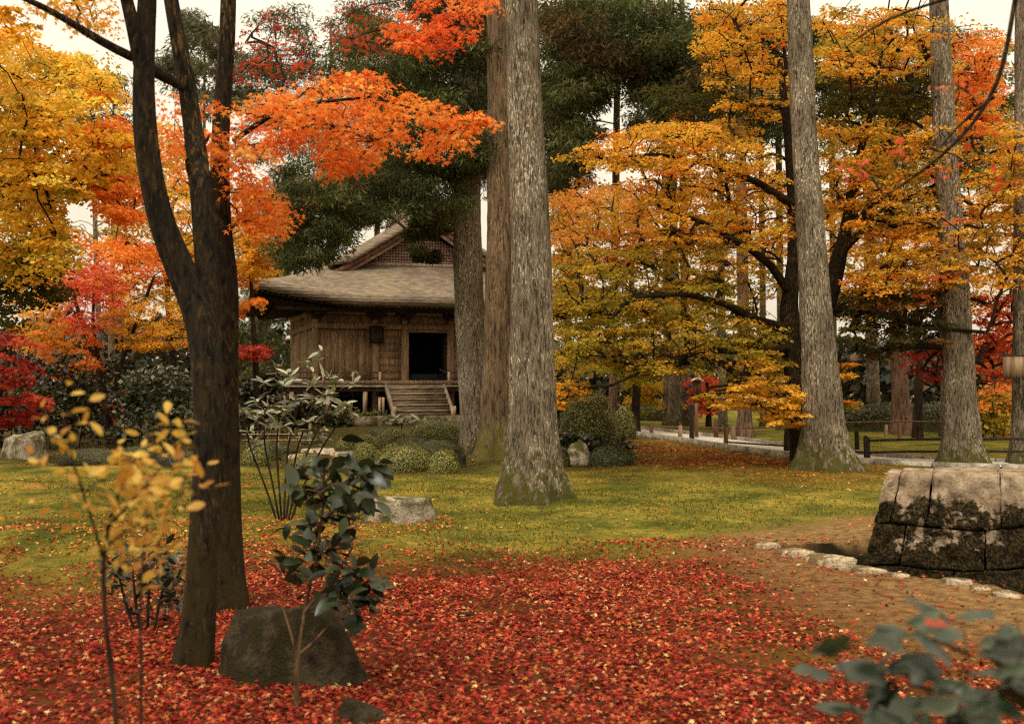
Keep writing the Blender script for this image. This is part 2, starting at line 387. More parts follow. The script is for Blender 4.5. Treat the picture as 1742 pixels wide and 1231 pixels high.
mb = MB(); mb.add(*strip(-.75, .75, .075)); path = tag(mb.obj('path', M['gravel']), kind='structure')
for off in (-.86, .86):
    k = 0
    while k < len(pl) - 3:
        a = pl[k] + nrm[k] * off; c = pl[k + 2] + nrm[k + 2] * off; d = (c - a) * .97
        mb = MB(); mb.bar((*a, .055), (*(a + d), .055), .16, .2)
        mb.obj('kerb_stone', M['kerb'], path); k += 2

# ------------------------------------------------------------------ rocks
M['rock_dark'] = stonemat('mossy_dark_rock', srgb(18, 15, 11), srgb(68, 59, 41), moss=srgb(42, 37, 16), sc_=9, mossamt=.47)
M['rock_grey'] = stonemat('grey_lichen_rock', srgb(96, 84, 68), srgb(172, 160, 138), moss=srgb(84, 78, 36), sc_=6, mossamt=.4)
M['rock_tan'] = stonemat('tan_edging_rock', srgb(128, 108, 82), srgb(200, 182, 152), moss=srgb(110, 90, 60), sc_=9, mossamt=.45)
M['rock_pale'] = stonemat('pale_rock', srgb(140, 122, 98), srgb(206, 190, 164), moss=srgb(90, 74, 44), sc_=8, mossamt=.36)
def rock_mesh(w_, d_, h_, seed, planes=9, rough=.09, sub=4, flat_top=None, boxy=0):
    bm = bmesh.new(); bmesh.ops.create_icosphere(bm, subdivisions=sub, radius=1)
    V = np.array([v.co for v in bm.verts]); F = np.array([[v.index for v in f.verts] for f in bm.faces]); bm.free()
    if boxy: V = np.sign(V) * np.abs(V) ** (1 - boxy); V /= np.max(np.abs(V), axis=0)
    rg = np.random.default_rng(seed)
    for _ in range(planes):
        n = unit(rg.normal(size=3)); n[2] = abs(n[2]) * .6; n = unit(n); dd = rg.uniform(.62, .88)
        s = V @ n - dd; V = V - np.where(s > 0, s * .92, 0)[:, None] * n
    if flat_top: V[:, 2] = np.where(V[:, 2] > flat_top, flat_top + (V[:, 2] - flat_top) * .15, V[:, 2])
    V = V * (1 + rough * fbm(V * 1.8, 4, seed))[:, None] + .03 * np.stack([fbm(V * 5, 3, seed + q) for q in (1, 2, 3)], 1)
    V[:, 2] = np.maximum(V[:, 2], -.35)
    mx = V.max(0); mn = V.min(0)
    V = V * np.array([w_ / (mx[0] - mn[0]), d_ / (mx[1] - mn[1]), h_ / mx[2]])
    return V, F
def rock(name, label, px, py, wpx, hpx, mat, seed, depth=.7, rz=0, cat='rock', group=None, dx=0, **kw):
    g = gd(px, py); d = g[1]; W = wpx / FPX * d; H = hpx / FPX * d
    V, F = rock_mesh(W, W * depth, H, seed, **kw)
    g[1] += W * depth * .42
    o = link(name, mesh(name, V, F, None, True), M[mat]); o.location = (g[0] * (1 + .0), g[1], gz(*g) - .01); o.rotation_euler[2] = rz
    return tag(o, label, cat, group)
rock('rock', 'large dark mossy boulder at the foot of the forked maple', 494, 1172, 288, 130, 'rock_dark', 21, .75, 0, flat_top=.62, planes=7, boxy=0, rough=.12)
rock('rock', 'low dark rock behind the large boulder under the camellia', 545, 1062, 130, 38, 'rock_dark', 5, .7)
rock('rock', 'small dark stone half buried in red leaves before the boulder', 606, 1226, 100, 36, 'rock_dark', 8, .8, cat='stone')
rock('rock', 'flat-topped grey block of stone lying on the moss', 671, 893, 138, 52, 'rock_grey', 12, .6, flat_top=.6, boxy=.45, planes=4, cat='stone')
rock('rock', 'rounded pale rock in front of the dark shrubs', 32, 782, 92, 48, 'rock_grey', 17, .8)
rock('rock', 'small grey rock behind the rounded pale rock', 42, 742, 34, 28, 'rock_grey', 19, .8)
rock('rock', 'upright pale rock between clipped bush and box hedge', 986, 792, 58, 40, 'rock_grey', 31, .7, planes=3, rough=.07)
rock('rock', 'mossy rock at the foot of the brown cedar', 778, 796, 30, 40, 'rock_dark', 29, .8)
for i, (x, y, wd, h) in enumerate([(540, 772, 66, 8), (583, 775, 44, 7), (505, 779, 40, 9)]):
    rock('stepping_stone', ['long pale stepping stone near the stone lantern', 'short pale stepping stone beside the long one', 'rough stepping stone below the bamboo fence'][i], x, y, wd, h, 'rock_pale', 40 + i, .9, cat='stepping stone', group='stepping stones by the azaleas', flat_top=.5)
ES = [(1307, 933, 44, 16, 'pale edging stone at the tip of the ditch'), (1358, 945, 62, 20, 'flat pale edging stone, second from the ditch tip'),
      (1418, 961, 78, 26, 'largest pale edging stone by the wall corner'), (1486, 973, 54, 13, 'low pale edging stone in front of the wall corner'),
      (1532, 979, 36, 10, 'tiny edging stone past the wall corner'), (1628, 998, 50, 13, 'thin edging stone along the ditch under the wall'),
      (1674, 1008, 34, 12, 'small lumpy edging stone along the ditch under the wall'), (1716, 1018, 46, 14, 'long edging stone farthest from the ditch tip')]
for i, (x, y, wd, h, lab) in enumerate(ES):
    rock('edging_stone', lab, x, y + 2, wd * 1.2, h * .8, 'rock_tan', 60 + i, .6, flat_top=.45, boxy=.25, rough=.16, planes=4, rz=-.5, cat='stone', group='edging stones of the ditch', sub=3)

# ------------------------------------------------------------------ the battered stone wall
m, t, b, _ = newmat('wall_stone'); v = coords(t); n = noise(t, v, 5, 7, .65); n2 = noise(t, v, 34, 5, .7); n3 = noise(t, v, 3.1, 6, .7)
c = ramp(t, n, [(.3, srgb(112, 94, 74)), (.55, srgb(150, 131, 107)), (.75, srgb(180, 162, 138))])
c = mixc(t, ramp(t, n2, [(.58, 0.0), (.72, .6)]), c, srgb(70, 54, 38))
tc = nd(t, 'ShaderNodeNewGeometry'); sx = nd(t, 'ShaderNodeSeparateXYZ'); t.links.new(tc.outputs['Position'], sx.inputs[0])
hz = math_(t, 'ADD', math_(t, 'MULTIPLY', sx.outputs[2], .33), math_(t, 'MULTIPLY', n3, .85))
c = mixc(t, ramp(t, hz, [(.525, 1.0), (.575, 0.0)], 1), c, mixc(t, ramp(t, n2, [(.45, 0.0), (.62, 1.0)]), srgb(20, 17, 10), srgb(62, 50, 24)))
t.links.new(c, b.inputs['Base Color']); b.inputs['Roughness'].default_value = .95; b.inputs['Specular IOR Level'].default_value = .12
bump(t, b, math_(t, 'ADD', n, math_(t, 'MULTIPLY', n2, .6)), 1, .035)
M['wall_stone'] = m
wall = thing('stone_wall', 'low battered wall of large rough stones beside the ditch', 'stone wall', (3.75, 11.2, 0))
def wall_stone(x0, x1, z0, z1, seed, dep=.75):
    """x0,x1 at the top line; the whole wall leans back and its left end leans right as it rises"""
    bm = bmesh.new(); bmesh.ops.create_cube(bm, size=2); bmesh.ops.subdivide_edges(bm, edges=bm.edges, cuts=11, use_grid_fill=True)
    V = np.array([q.co for q in bm.verts]); F = np.array([[q.index for q in f.verts] for f in bm.faces]); bm.free()
    w_, h_ = (x1 - x0) / 2, (z1 - z0) / 2
    sg = np.sign(V); V = sg * (1 - (1 - np.abs(V)) ** 1.0)
    W = V * np.array([w_, dep / 2, h_])
    # round the edges
    r = .012; inner = np.clip(W, -np.array([w_ - r, dep / 2 - r, h_ - r]), np.array([w_ - r, dep / 2 - r, h_ - r]))
    dlt = W - inner; L = np.linalg.norm(dlt, axis=1); dirn = dlt / (L[:, None] + 1e-9); W = np.where(L[:, None] > 1e-6, inner + dirn * r, W)
    q = W + np.array([seed * 3.1, 0, seed])
    W = W + dirn * (.025 * fbm(q * 4, 4, seed) + .05 * fbm(q * 10, 4, seed))[:, None] * np.array([.3, 1, .3])
    W = W + np.array([(x0 + x1) / 2, dep / 2, (z0 + z1) / 2])
    W[:, 2] += .03 * np.sin(W[:, 0] * 4.1 + 1) * np.clip((.79 - W[:, 2]) / .3, 0, 1) * np.clip((W[:, 2] + .4) / .3, 0, 1)
    W[:, 0] += W[:, 1] * .40
    W[:, 1] -= (.79 - W[:, 2]) * .30          # front batter
    W[:, 0] -= (.79 - W[:, 2]) * .36 * np.clip(1 - W[:, 0] / 1.6, 0, 1)
    return W, F
courses = [(.27, .79, [0, .15, .47, 1.14, 1.75, 2.6, 3.4]), (-.12, .265, [0, .30, 1.0, 1.75, 2.5, 3.4]), (-.46, -.125, [0, .75, 1.6, 2.5, 3.4])]
sd_ = 0
for z0, z1, xsx in courses:
    for x0, x1 in zip(xsx[:-1], xsx[1:]):
        sd_ += 1; jz = R.uniform(-.012, .012)
        V, F = wall_stone(x0 + .004, x1 - .004, z0 + .002, z1 - .002 + (jz if z1 > .7 else 0), sd_)
        link('stone', mesh('stone', V, F, None, False), M['wall_stone'], wall)

# ------------------------------------------------------------------ tree machinery
def trunk_mesh(pts, k=36, step=.12, flare=.6, flare_h=.45, ridge=.05, seed=0, lobes=5, top_cap=True):
    """pts (x,y,z,r): a single stem with root flare and bark ridges"""
    Q = resample(pts, step); P, r = Q[:, :3], Q[:, 3]
    V, F = tube(P, r, k); V = V.reshape(len(P), k, 3)
    ang = np.arange(k) / k * 2 * math.pi
    z = P[:, 2] - P[0, 2]
    rg = np.random.default_rng(seed); ph = rg.uniform(0, 6.28, 4)
    fl = flare * np.exp(-np.maximum(z, 0) / flare_h)[:, None] * (1 + .45 * np.sin(lobes * ang + ph[0]) + .3 * np.sin((lobes - 2) * ang + ph[1]))[None]
    cs = np.stack([np.cos(ang), np.sin(ang)], 1)
    pp = np.concatenate([np.tile(cs[None] * 3.2, (len(P), 1, 1)), np.tile(z[:, None, None] * .55, (1, k, 1))], 2).reshape(-1, 3)
    pf = np.concatenate([np.tile(cs[None] * 9, (len(P), 1, 1)), np.tile(z[:, None, None] * 1.1, (1, k, 1))], 2).reshape(-1, 3)
    pf = pf * np.array([1.5, 1.5, 2.])
    nz = (ridge * 1.2 * fbm(pp, 3, seed) + ridge * fbm(pf, 3, seed + 5)).reshape(len(P), k)
    s = (1 + fl + nz)[..., None]
    V = P[:, None] + (V - P[:, None]) * s
    return V.reshape(-1, 3), F
def pts_px(L, d0=None):
    """[(px,py,d,wpx)] -> (x,y,z,r)"""
    out = []
    for px, py, d, wp in L:
        p = at(px, py, d); out.append((*p, wp / 2 / FPX * d))
    return np.array(out)
def sample_region(poly, d0, d1, n):
    poly = np.array(poly, float); lo, hi = poly.min(0), poly.max(0); out = []
    while sum(map(len, out)) < n:
        q = R.uniform(lo, hi, (n * 4, 2)); out.append(q[inpoly(q, [tuple(p) for p in poly])])
    q = np.vstack(out)[:n]; d = R.uniform(d0, d1, n)
    return np.stack([(q[:, 0] - CX) / FPX * d, d, EYE - (q[:, 1] - HY) / FPX * d], 1)
def ell(cx, cy, rx, ry, n=14): return [(cx + rx * math.cos(a), cy + ry * math.sin(a)) for a in np.linspace(0, 2 * math.pi, n, endpoint=False)]
def grow(limbs, targets, rmin=.004, rmax=.06, droop=.0, up=.12, expo=.45):
    """connect every target to the nearest wood so far; returns tube paths"""
    N = np.vstack([resample(l[:, :3], .3) for l in limbs]); base = N[0]
    par = [-1] * len(N); cap = [1e9] * len(N); cnt = np.zeros(len(N)); paths = []
    if not len(targets): return []
    dist = np.array([np.min(np.linalg.norm(N - p, axis=1)) for p in targets])
    N = list(N); NA = np.array(N); n_limb = len(N)
    for ti in np.argsort(dist):
        p = targets[ti]; dv = p - NA; L = np.linalg.norm(dv, axis=1)
        cost = L + 1.4 * np.maximum(0, -dv[:, 2] - .25 * L) + np.where(np.arange(len(NA)) < n_limb, .0, .15)
        j = int(np.argmin(cost)); a = NA[j]; l = L[j]; m_ = max(2, int(l / .3) + 1)
        tt = np.linspace(0, 1, m_ + 1)[1:]
        side = np.cross(p - a, (0, 0, 1)); side = side / (np.linalg.norm(side) + 1e-6)
        bow = np.sin(tt * math.pi)[:, None] * (np.array([0, 0, up * l]) + side * R.normal(0, .07) * l) - (tt ** 2)[:, None] * 0
        new = a + (p - a) * tt[:, None] + bow + R.normal(0, .018, (m_, 3)) * l * np.sin(tt * math.pi)[:, None]
        i0 = len(N); idx = [j]
        for q_, x in enumerate(new):
            N.append(x); par.append(j if q_ == 0 else i0 + q_ - 1); idx.append(i0 + q_)
        cnt = np.concatenate([cnt, np.zeros(m_)]); NA = np.vstack([NA, new]); paths.append(idx)
        k = len(N) - 1
        while k >= 0: cnt[k] += 1; k = par[k]
    out = []
    for idx in paths:
        r = np.minimum(rmin * np.maximum(cnt[idx], 1) ** expo, rmax); r[0] = r[1]
        out.append((NA[idx], r))
    return out
def maple_leaves(T, rad, per, size, pal, tmpl, thick=.11, dome=.3, tilt=.14, nj=.85, center=None, jit=.12):
    """flat horizontal fans of leaves round each target"""
    n = len(T)
    if n == 0: return None
    S = np.repeat(np.arange(n), per); k = len(S)
    rr = np.repeat(R.uniform(.6, 1.25, n) * rad, per); u = np.sqrt(R.uniform(0, 1, k)); ph = R.uniform(0, 2 * math.pi, k)
    el = np.repeat(R.uniform(.55, 1., n), per); th = np.repeat(R.uniform(0, math.pi, n), per)
    a = u * np.cos(ph); b_ = u * np.sin(ph) * el
    X = rr * (a * np.cos(th) - b_ * np.sin(th)); Y = rr * (a * np.sin(th) + b_ * np.cos(th))
    sn = np.stack([R.normal(0, tilt, n), R.normal(0, tilt, n)], 1)
    Z = -dome * rr * u * u + R.normal(0, 1, k) * thick * rr + X * np.repeat(sn[:, 0], per) + Y * np.repeat(sn[:, 1], per)
    P = T[S] + np.stack([X, Y, Z], 1)
    Nn = np.stack([R.normal(0, nj, k), R.normal(0, nj, k), np.ones(k)], 1) + np.stack([X, Y, 0 * X], 1) / (rr[:, None] + 1e-6) * .5
    Yd = np.stack([X, Y, -.7 * rr], 1) + R.normal(0, .5, (k, 3)) * rr[:, None]
    c = pick(pal, n, .1)[S] * .6 + pick(pal, k, jit) * .4
    return spray_mesh(P, Nn, Yd, size * R.uniform(.65, 1.25, k), tmpl, c)
def needle_leaves(T, rad, per, size, pal, flat=.45, hang=.7, center=None):
    n = len(T); S = np.repeat(np.arange(n), per); k = len(S)
    rr = np.repeat(R.uniform(.6, 1.2, n) * rad, per)
    v = unit(R.normal(size=(k, 3))) * (R.uniform(0, 1, k) ** .5)[:, None]; v[:, 2] *= flat
    P = T[S] + v * rr[:, None] + np.array([0, 0, -.0])
    Yd = v * np.array([1, 1, .5]) + np.array([0, 0, -hang]) * R.uniform(.2, 1.2, (k, 1)) + R.normal(0, .35, (k, 3))
    Nn = R.normal(size=(k, 3)) + np.array([0, 0, .5])
    c = pick(pal, n, .15)[S] * .55 + pick(pal, k, .2) * .45
    return spray_mesh(P, Nn, Yd, size * R.uniform(.6, 1.4, k), NEEDLE, c)
def finish_tree(name, label, cat, base, stems, paths, leafparts, bark, twig=None, leaf='leaf', group=None, stem_name='trunk'):
    th = thing(name, label, cat, base, 0, group)
    for V, F in stems: link(stem_name, mesh(stem_name, V - base, F, None, True), M[bark], th)
    if paths:
        mb = MB()
        for P, r in paths: mb.tube(P, r, 5 if r.max() < .02 else 7, cap=False)
        ob = mb.obj('branches', M[twig or bark], th, base, True)
        ob['kind'] = 'stuff'
    lp = [l for l in leafparts if l is not None]
    if lp:
        mb = MB()
        for V, F, C in lp: mb.add(V, F, C)
        o = mb.obj('crown', M[leaf], th, base); o['kind'] = 'stuff'
    return th
def stem_px(L, **kw): 
    p = pts_px(L); return trunk_mesh(p, **kw), p
def ground_base(px, py):
    return gp(px, py)

# ------------------------------------------------------------------ palettes (true leaf colours)
YEL = [(4, (242, 190, 58)), (3, (248, 208, 84)), (2, (228, 164, 46)), (1.8, (160, 146, 52)), (.8, (92, 94, 38)), (.4, (226, 120, 40))]
YORG = [(4, (238, 174, 52)), (3, (246, 192, 72)), (2, (226, 146, 44)), (1.6, (146, 128, 46)), (.7, (92, 92, 38)), (.5, (220, 104, 38))]
ORG = [(5, (244, 138, 52)), (3, (248, 158, 68)), (2, (234, 112, 44)), (1.4, (250, 184, 96)), (.8, (200, 82, 36))]
RED = [(4, (212, 82, 54)), (3, (224, 106, 66)), (1, (176, 48, 38)), (1.4, (232, 136, 74))]
CRIM = [(4, (166, 50, 40)), (2, (188, 76, 54)), (1, (118, 36, 30)), (.6, (206, 108, 62))]
OLIVE = [(3, (150, 140, 44)), (3, (184, 158, 50)), (2, (110, 112, 40)), (2.5, (222, 172, 54)), (.6, (224, 140, 42))]
DGRN = [(4, (56, 60, 24)), (2, (74, 74, 28)), (1, (96, 84, 28)), (.6, (150, 84, 26))]
GLOW = [(3, (232, 170, 66)), (2, (236, 158, 74)), (2, (198, 160, 54)), (1, (226, 128, 60))]
CED = [(4, (70, 76, 40)), (3, (92, 98, 54)), (2, (48, 54, 30)), (1.2, (104, 80, 46)), (1, (116, 118, 72))]
CEDB = [(3, (62, 58, 30)), (3, (82, 62, 32)), (2, (48, 46, 26)), (1, (104, 62, 30))]
PINE = [(3, (92, 94, 66)), (2, (112, 108, 78)), (2, (70, 74, 50))]

# ------------------------------------------------------------------ the cedars with visible trunks
def cedar(label, L, bark, crown=[], seed=0, k=36, flare=.6, flare_h=.45, ridge=.06, group='cedar trunks', per=150, size=.16, name='cedar_tree', rb=.05):
    base = gp(L[0][0], L[0][1]) if L[0][2] is None else None
    L = [(a, b_, (base[1] if base is not None else c_), w_) for a, b_, c_, w_ in L]
    (V, F), p = stem_px(L, k=k, flare=flare, flare_h=flare_h, ridge=ridge, seed=seed)
    bs = np.array([p[0, 0], p[0, 1], gz(p[0, 0], p[0, 1])])
    V[:, 2] = np.where(V[:, 2] < p[0, 2] + .02, V[:, 2] - .12, V[:, 2])
    paths, lv = [], []
    if crown:
        T = [sample_region(po, d0, d1, n) for po, d0, d1, n, r_, pal in crown]
        paths = grow([p], np.vstack(T), .006, rb, up=.06)
        lv = [needle_leaves(t_, c_[4], per, size, c_[5]) for t_, c_ in zip(T, crown)]
    return finish_tree(name, label, 'tree', bs, [(V, F)], paths, lv, bark, 'bark_far', 'needle', group)
cedar('massive grey cedar trunk with lichen streaks, standing alone on the moss lawn',
      [(903, 856, None, 98), (904, 800, None, 92), (906, 700, None, 80), (905, 560, None, 73), (903, 400, None, 67), (893, 200, None, 59), (887, 0, None, 54), (880, -330, None, 44), (876, -700, None, 30)],
      'bark_cedar', [(ell(880, -480, 380, 160), 13, 19, 26, .8, CED)], 1, 80, .46, .42, .04, per=80)
cedar('brown cedar trunk standing close behind the massive grey cedar',
      [(846, 788, None, 64), (847, 740, None, 58), (850, 600, None, 52), (852, 400, None, 46), (850, 200, None, 42), (846, 0, None, 38), (840, -250, None, 30)],
      'bark_cedar_brown', [([(590, 20), (700, 60), (860, 0), (862, 200), (820, 330), (740, 300), (640, 260), (585, 130)], 23, 29, 210, .62, CED),
                     ([(700, -10), (860, -30), (860, 120), (720, 110)], 23, 28, 36, .6, CEDB)], 2, 44, .5, .5, .05, per=300, size=.13)
cedar('slightly bent grey cedar trunk in front of the hall steps',
      [(806, 774, None, 42), (808, 720, None, 46), (801, 600, None, 47), (796, 450, None, 48), (794, 300, None, 46), (790, 150, None, 42), (788, -60, None, 34), (786, -250, None, 26)],
      'bark_cedar', [([(470, 330), (560, 300), (640, 270), (760, 280), (790, 330), (770, 385), (735, 375), (690, 365), (640, 378), (600, 400), (560, 440), (500, 462), (452, 420)], 24, 30, 170, .55, CED),
               ([(692, 368), (745, 368), (756, 425), (722, 445), (700, 420)], 25, 27, 16, .3, CED), (ell(720, 440, 22, 8), 25, 26.5, 5, .22, CED)], 3, 40, .35, .4, .05, per=300, size=.13)
cedar('tall pale cedar trunk growing in front of the wide golden maple',
      [(1408, 806, None, 78), (1405, 770, None, 72), (1393, 600, None, 56), (1379, 400, None, 46), (1366, 200, None, 41), (1358, 0, None, 38), (1348, -350, None, 28)],
      'bark_cedar', [(ell(1360, -330, 330, 150), 19, 25, 24, .8, CED)], 4, 44, .6, .42, .06, per=80)
cedar('tall grey cedar trunk rising behind the stone wall',
      [(1637, 797, None, 62), (1636, 760, None, 58), (1630, 600, None, 50), (1618, 400, None, 42), (1605, 200, None, 36), (1597, 0, None, 31), (1584, -350, None, 22)],
      'bark_cedar', [(ell(1600, -330, 300, 150), 20, 26, 22, .8, CED)], 5, 44, .6, .42, .06, per=80)
cedar('cedar trunk carrying a square wooden board',
      [(1746, 794, None, 50), (1744, 760, None, 42), (1742, 600, None, 36), (1741, 400, None, 32), (1741, 200, None, 28), (1740, 0, None, 26), (1738, -300, None, 18)],
      'bark_cedar', [], 6, 32, .5, .4, .06)
# farther trunks (px, base row, width at base, width at top, top px, label)
FT = [(1148, 730, 22, 15, 1140, 'grey far cedar trunk beside the small roofed signpost'), (1166, 726, 15, 10, 1160, 'thin far cedar trunk touching the grey one by the signpost'),
      (1135, 727, 12, 8, 1128, 'thin dark far cedar trunk behind the round clipped bush'),
      (1268, 742, 24, 15, 1256, 'reddish far cedar trunk seen through the golden maple'), (1230, 735, 15, 9, 1222, 'slim grey far cedar trunk left of the reddish one'),
      (1300, 728, 12, 8, 1292, 'slim far cedar trunk right of the reddish one'), (1330, 732, 14, 9, 1322, 'pale slim far cedar trunk behind low golden sprays'),
      (1487, 732, 24, 16, 1470, 'far cedar trunk at the near end of the clipped hedge'), (1534, 738, 32, 19, 1505, 'stout far cedar trunk with flared foot before the hedge'),
      (1614, 742, 24, 16, 1598, 'far cedar trunk half hidden by the cedar behind the wall'), (1042, 722, 16, 11, 1052, 'far cedar trunk with bare reddish upper stem'),
      (967, 716, 14, 9, 966, 'thin far cedar trunk showing against the bright sky'), (1420, 728, 12, 8, 1412, 'thin far cedar trunk between the two tall cedars')]
FCROWN = {1148: [([(1000, 0), (1160, 0), (1170, 120), (1090, 180), (1010, 120)], 37, 44, 90, .95, CED)],
          1166: [([(1100, 40), (1250, 20), (1240, 160), (1150, 210), (1100, 180)], 36, 44, 90, .95, CED), ([(1070, 120), (1240, 140), (1220, 240), (1090, 250)], 36, 44, 50, .8, CED)],
          1042: [([(925, 0), (1060, 0), (1060, 60), (1010, 120), (990, 240), (940, 330), (925, 320)], 38, 46, 120, .9, CED), ([(935, 20), (1100, 60), (1100, 130), (980, 120)], 36, 40, 24, .9, CEDB), ([(925, 120), (1030, 110), (1020, 250), (930, 330)], 36, 44, 50, .8, CED)],
          967: [([(925, 280), (1010, 240), (1000, 300), (950, 400), (925, 380)], 42, 50, 40, .7, CED)],
          1268: [([(1180, 20), (1340, 20), (1340, 240), (1230, 220)], 34, 40, 60, .8, CED)],
          1330: [([(1290, 60), (1420, 30), (1430, 260), (1300, 330)], 36, 42, 50, .8, CED)],
          1487: [([(1430, 60), (1580, 60), (1560, 260), (1440, 250)], 34, 40, 60, .8, CED)],
          1534: [([(1480, 250), (1620, 220), (1620, 440), (1480, 480)], 37, 44, 50, .8, CED)],
          1614: [([(1590, 30), (1700, 120), (1742, 200), (1740, 330), (1600, 340)], 35, 42, 55, .75, CED)]}
for i, (px, by, w0, w1, tx, lab) in enumerate(FT):
    L = [(px, by, None, w0), (px + (tx - px) * .1, by - 70, None, w0 * .88), (px + (tx - px) * .5, by - 350, None, (w0 + w1) / 2), (tx + (px - tx) * .2, 130, None, w1), (tx, 60 if px > 1200 else -120, None, w1 * .6)]
    cedar(lab, L, ['bark_cedar', 'bark_far'][px in (1268, 1042, 1534, 967)], FCROWN.get(px, []), 30 + i, 18, .45, .5, .06, 'far cedar trunks', 190, .24)
# dark conifers behind the hall and the maples on the left
def conifer(label, px, d, wpx, crown, seed, pal_group='conifers behind the hall', per=190, size=.3):
    y0 = HY + FPX * EYE / d; ty = min(p[1] for c_ in crown for p in c_[0]) + 15
    L = [(px, y0, d, wpx), (px, y0 - 200, d, wpx * .85), (px + 2, (y0 + ty) / 2, d, wpx * .6), (px + 3, ty, d, wpx * .2)]
    cedar(label, L, 'bark_cedar_brown', crown, seed, 14, .3, .6, .06, pal_group, per, size, 'conifer_tree')
conifer('dark conifer rising behind the hall roof', 640, 62, 16, [([(560, 60), (860, 60), (860, 330), (720, 380), (600, 380), (540, 420), (470, 440), (480, 300)], 58, 68, 110, 1.7, CED)], 51)
conifer('dark conifer hung with red maple sprays', 560, 64, 16, [([(420, 60), (450, 20), (520, 20), (560, 110), (610, 170), (590, 300), (480, 330), (430, 270), (400, 200)], 58, 66, 90, 1.3, CED)], 52)
conifer('soft grey-green pine behind the forked maple', 345, 50, 12, [([(300, 40), (335, 20), (370, 60), (410, 120), (410, 190), (330, 200), (290, 150), (270, 110), (280, 60)], 47, 54, 46, .85, PINE)], 53)
conifer('dark conifer behind the left eave of the hall', 500, 66, 14, [([(440, 330), (600, 330), (590, 400), (540, 440), (470, 470), (440, 440)], 62, 70, 36, 1.4, CED)], 54)
conifer('dark conifer to the right of the hall roof', 905, 64, 14, [([(800, 60), (930, 30), (960, 260), (930, 330), (860, 280), (800, 300)], 60, 70, 50, 1.5, CED)], 55)
conifer('low dark conifer filling the gap left of the hall', 440, 60, 12, [([(395, 440), (490, 450), (510, 640), (395, 650)], 57, 64, 50, .9, CED)], 57)
conifer('tall dark conifer above the hall ridge', 720, 70, 14, [([(560, 0), (860, 0), (870, 140), (700, 180), (560, 160)], 66, 74, 70, 1.6, CED)], 58)
conifer('far conifer standing behind the yellow maple', 190, 56, 12, [([(120, 150), (220, 120), (230, 260), (200, 320), (130, 300)], 52, 60, 22, 1.0, PINE)], 56)

# ------------------------------------------------------------------ the dark foreground maples
def slim(L, f): return [[(a, b_, c_, w_ * f) for a, b_, c_, w_ in q] for q in L]
def maple(name, label, stems, crown, bark, twig, base, group=None, size=.04, per=60, tmpl=TRI, rb=.05, k=20, extra_limbs=[], flare=.3, up=.12, rmin=.004, lace=1., **kw):
    st, lim = [], []
    for q, s in enumerate(stems):
        p = pts_px(s) if len(s[0]) == 4 and not isinstance(s, np.ndarray) else s
        V, F = trunk_mesh(p, k, .1, flare if q == 0 else 0., .3, .05, q + 3)
        if q == 0: V[:, 2] = np.where(V[:, 2] < p[0, 2] + .02, V[:, 2] - .1, V[:, 2])
        st.append((V, F)); lim.append(p)
    crown = [(c_[0], c_[1], c_[2], int(c_[3] * lace), c_[4] / lace ** .6, *c_[5:]) for c_ in crown]
    T = [sample_region(c_[0], c_[1], c_[2], c_[3]) for c_ in crown]
    paths = grow(lim, np.vstack(T), rmin, rb, up=up) if T else []
    lv = []
    for t_, c_ in zip(T, crown):
        kk = dict(kw); kk.update(c_[6] if len(c_) > 6 else {})
        kk.setdefault('size', size); kk.setdefault('per', per); kk.setdefault('tmpl', tmpl)
        sz = kk.pop('size'); pr = kk.pop('per'); tm = kk.pop('tmpl')
        lv.append(maple_leaves(t_, c_[4], pr, sz, c_[5], tm, **kk))
    return finish_tree(name, label, 'tree', base, st, paths, lv, bark, twig, 'leaf', group)
b0 = gp(330, 1133)
maple('maple_tree', 'dark forked maple trunk standing beside the large boulder',
      slim([[(328, 1140, 6.7, 66), (338, 1060, 6.7, 60), (348, 900, 6.75, 62), (358, 720, 6.8, 66), (352, 600, 6.85, 70), (342, 535, 6.9, 66), (305, 455, 6.9, 62), (270, 370, 6.85, 54), (248, 250, 6.8, 48), (243, 150, 6.8, 46), (247, 60, 6.8, 42), (252, -20, 6.8, 38), (256, -250, 6.7, 26)],
       [(350, 560, 6.9, 50), (352, 480, 7.0, 46), (348, 400, 7.05, 46), (340, 300, 7.1, 46), (326, 200, 7.2, 38), (312, 110, 7.2, 34), (296, 30, 7.2, 32), (284, -40, 7.2, 28), (270, -230, 7.2, 18)],
       [(240, 110, 6.8, 34), (232, 60, 6.75, 30), (214, 0, 6.7, 26), (190, -120, 6.6, 18)],
       [(226, 98, 6.8, 20), (190, 84, 6.7, 20), (150, 58, 6.6, 17), (100, 24, 6.5, 15), (40, -6, 6.4, 12), (-60, -40, 6.3, 8)],
       [(252, 116, 6.82, 26), (285, 132, 7.0, 24), (322, 156, 7.24, 16)], [(330, 300, 7.1, 26), (322, 284, 7.05, 20), (318, 272, 7.02, 10)]], .78),
      [([(285, 165), (360, 165), (362, 290), (300, 290)], 7.3, 8.4, 20, .22, ORG), ([(60, -10), (170, -10), (170, 55), (110, 40)], 6.6, 7.6, 12, .2, YORG, dict(size=.03)),
       ([(-60, -160), (280, -160), (330, -30), (0, -30)], 6, 8.5, 18, .3, ORG)],
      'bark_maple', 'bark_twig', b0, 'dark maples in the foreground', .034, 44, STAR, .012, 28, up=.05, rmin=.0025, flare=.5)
b1 = gp(392, 1035)
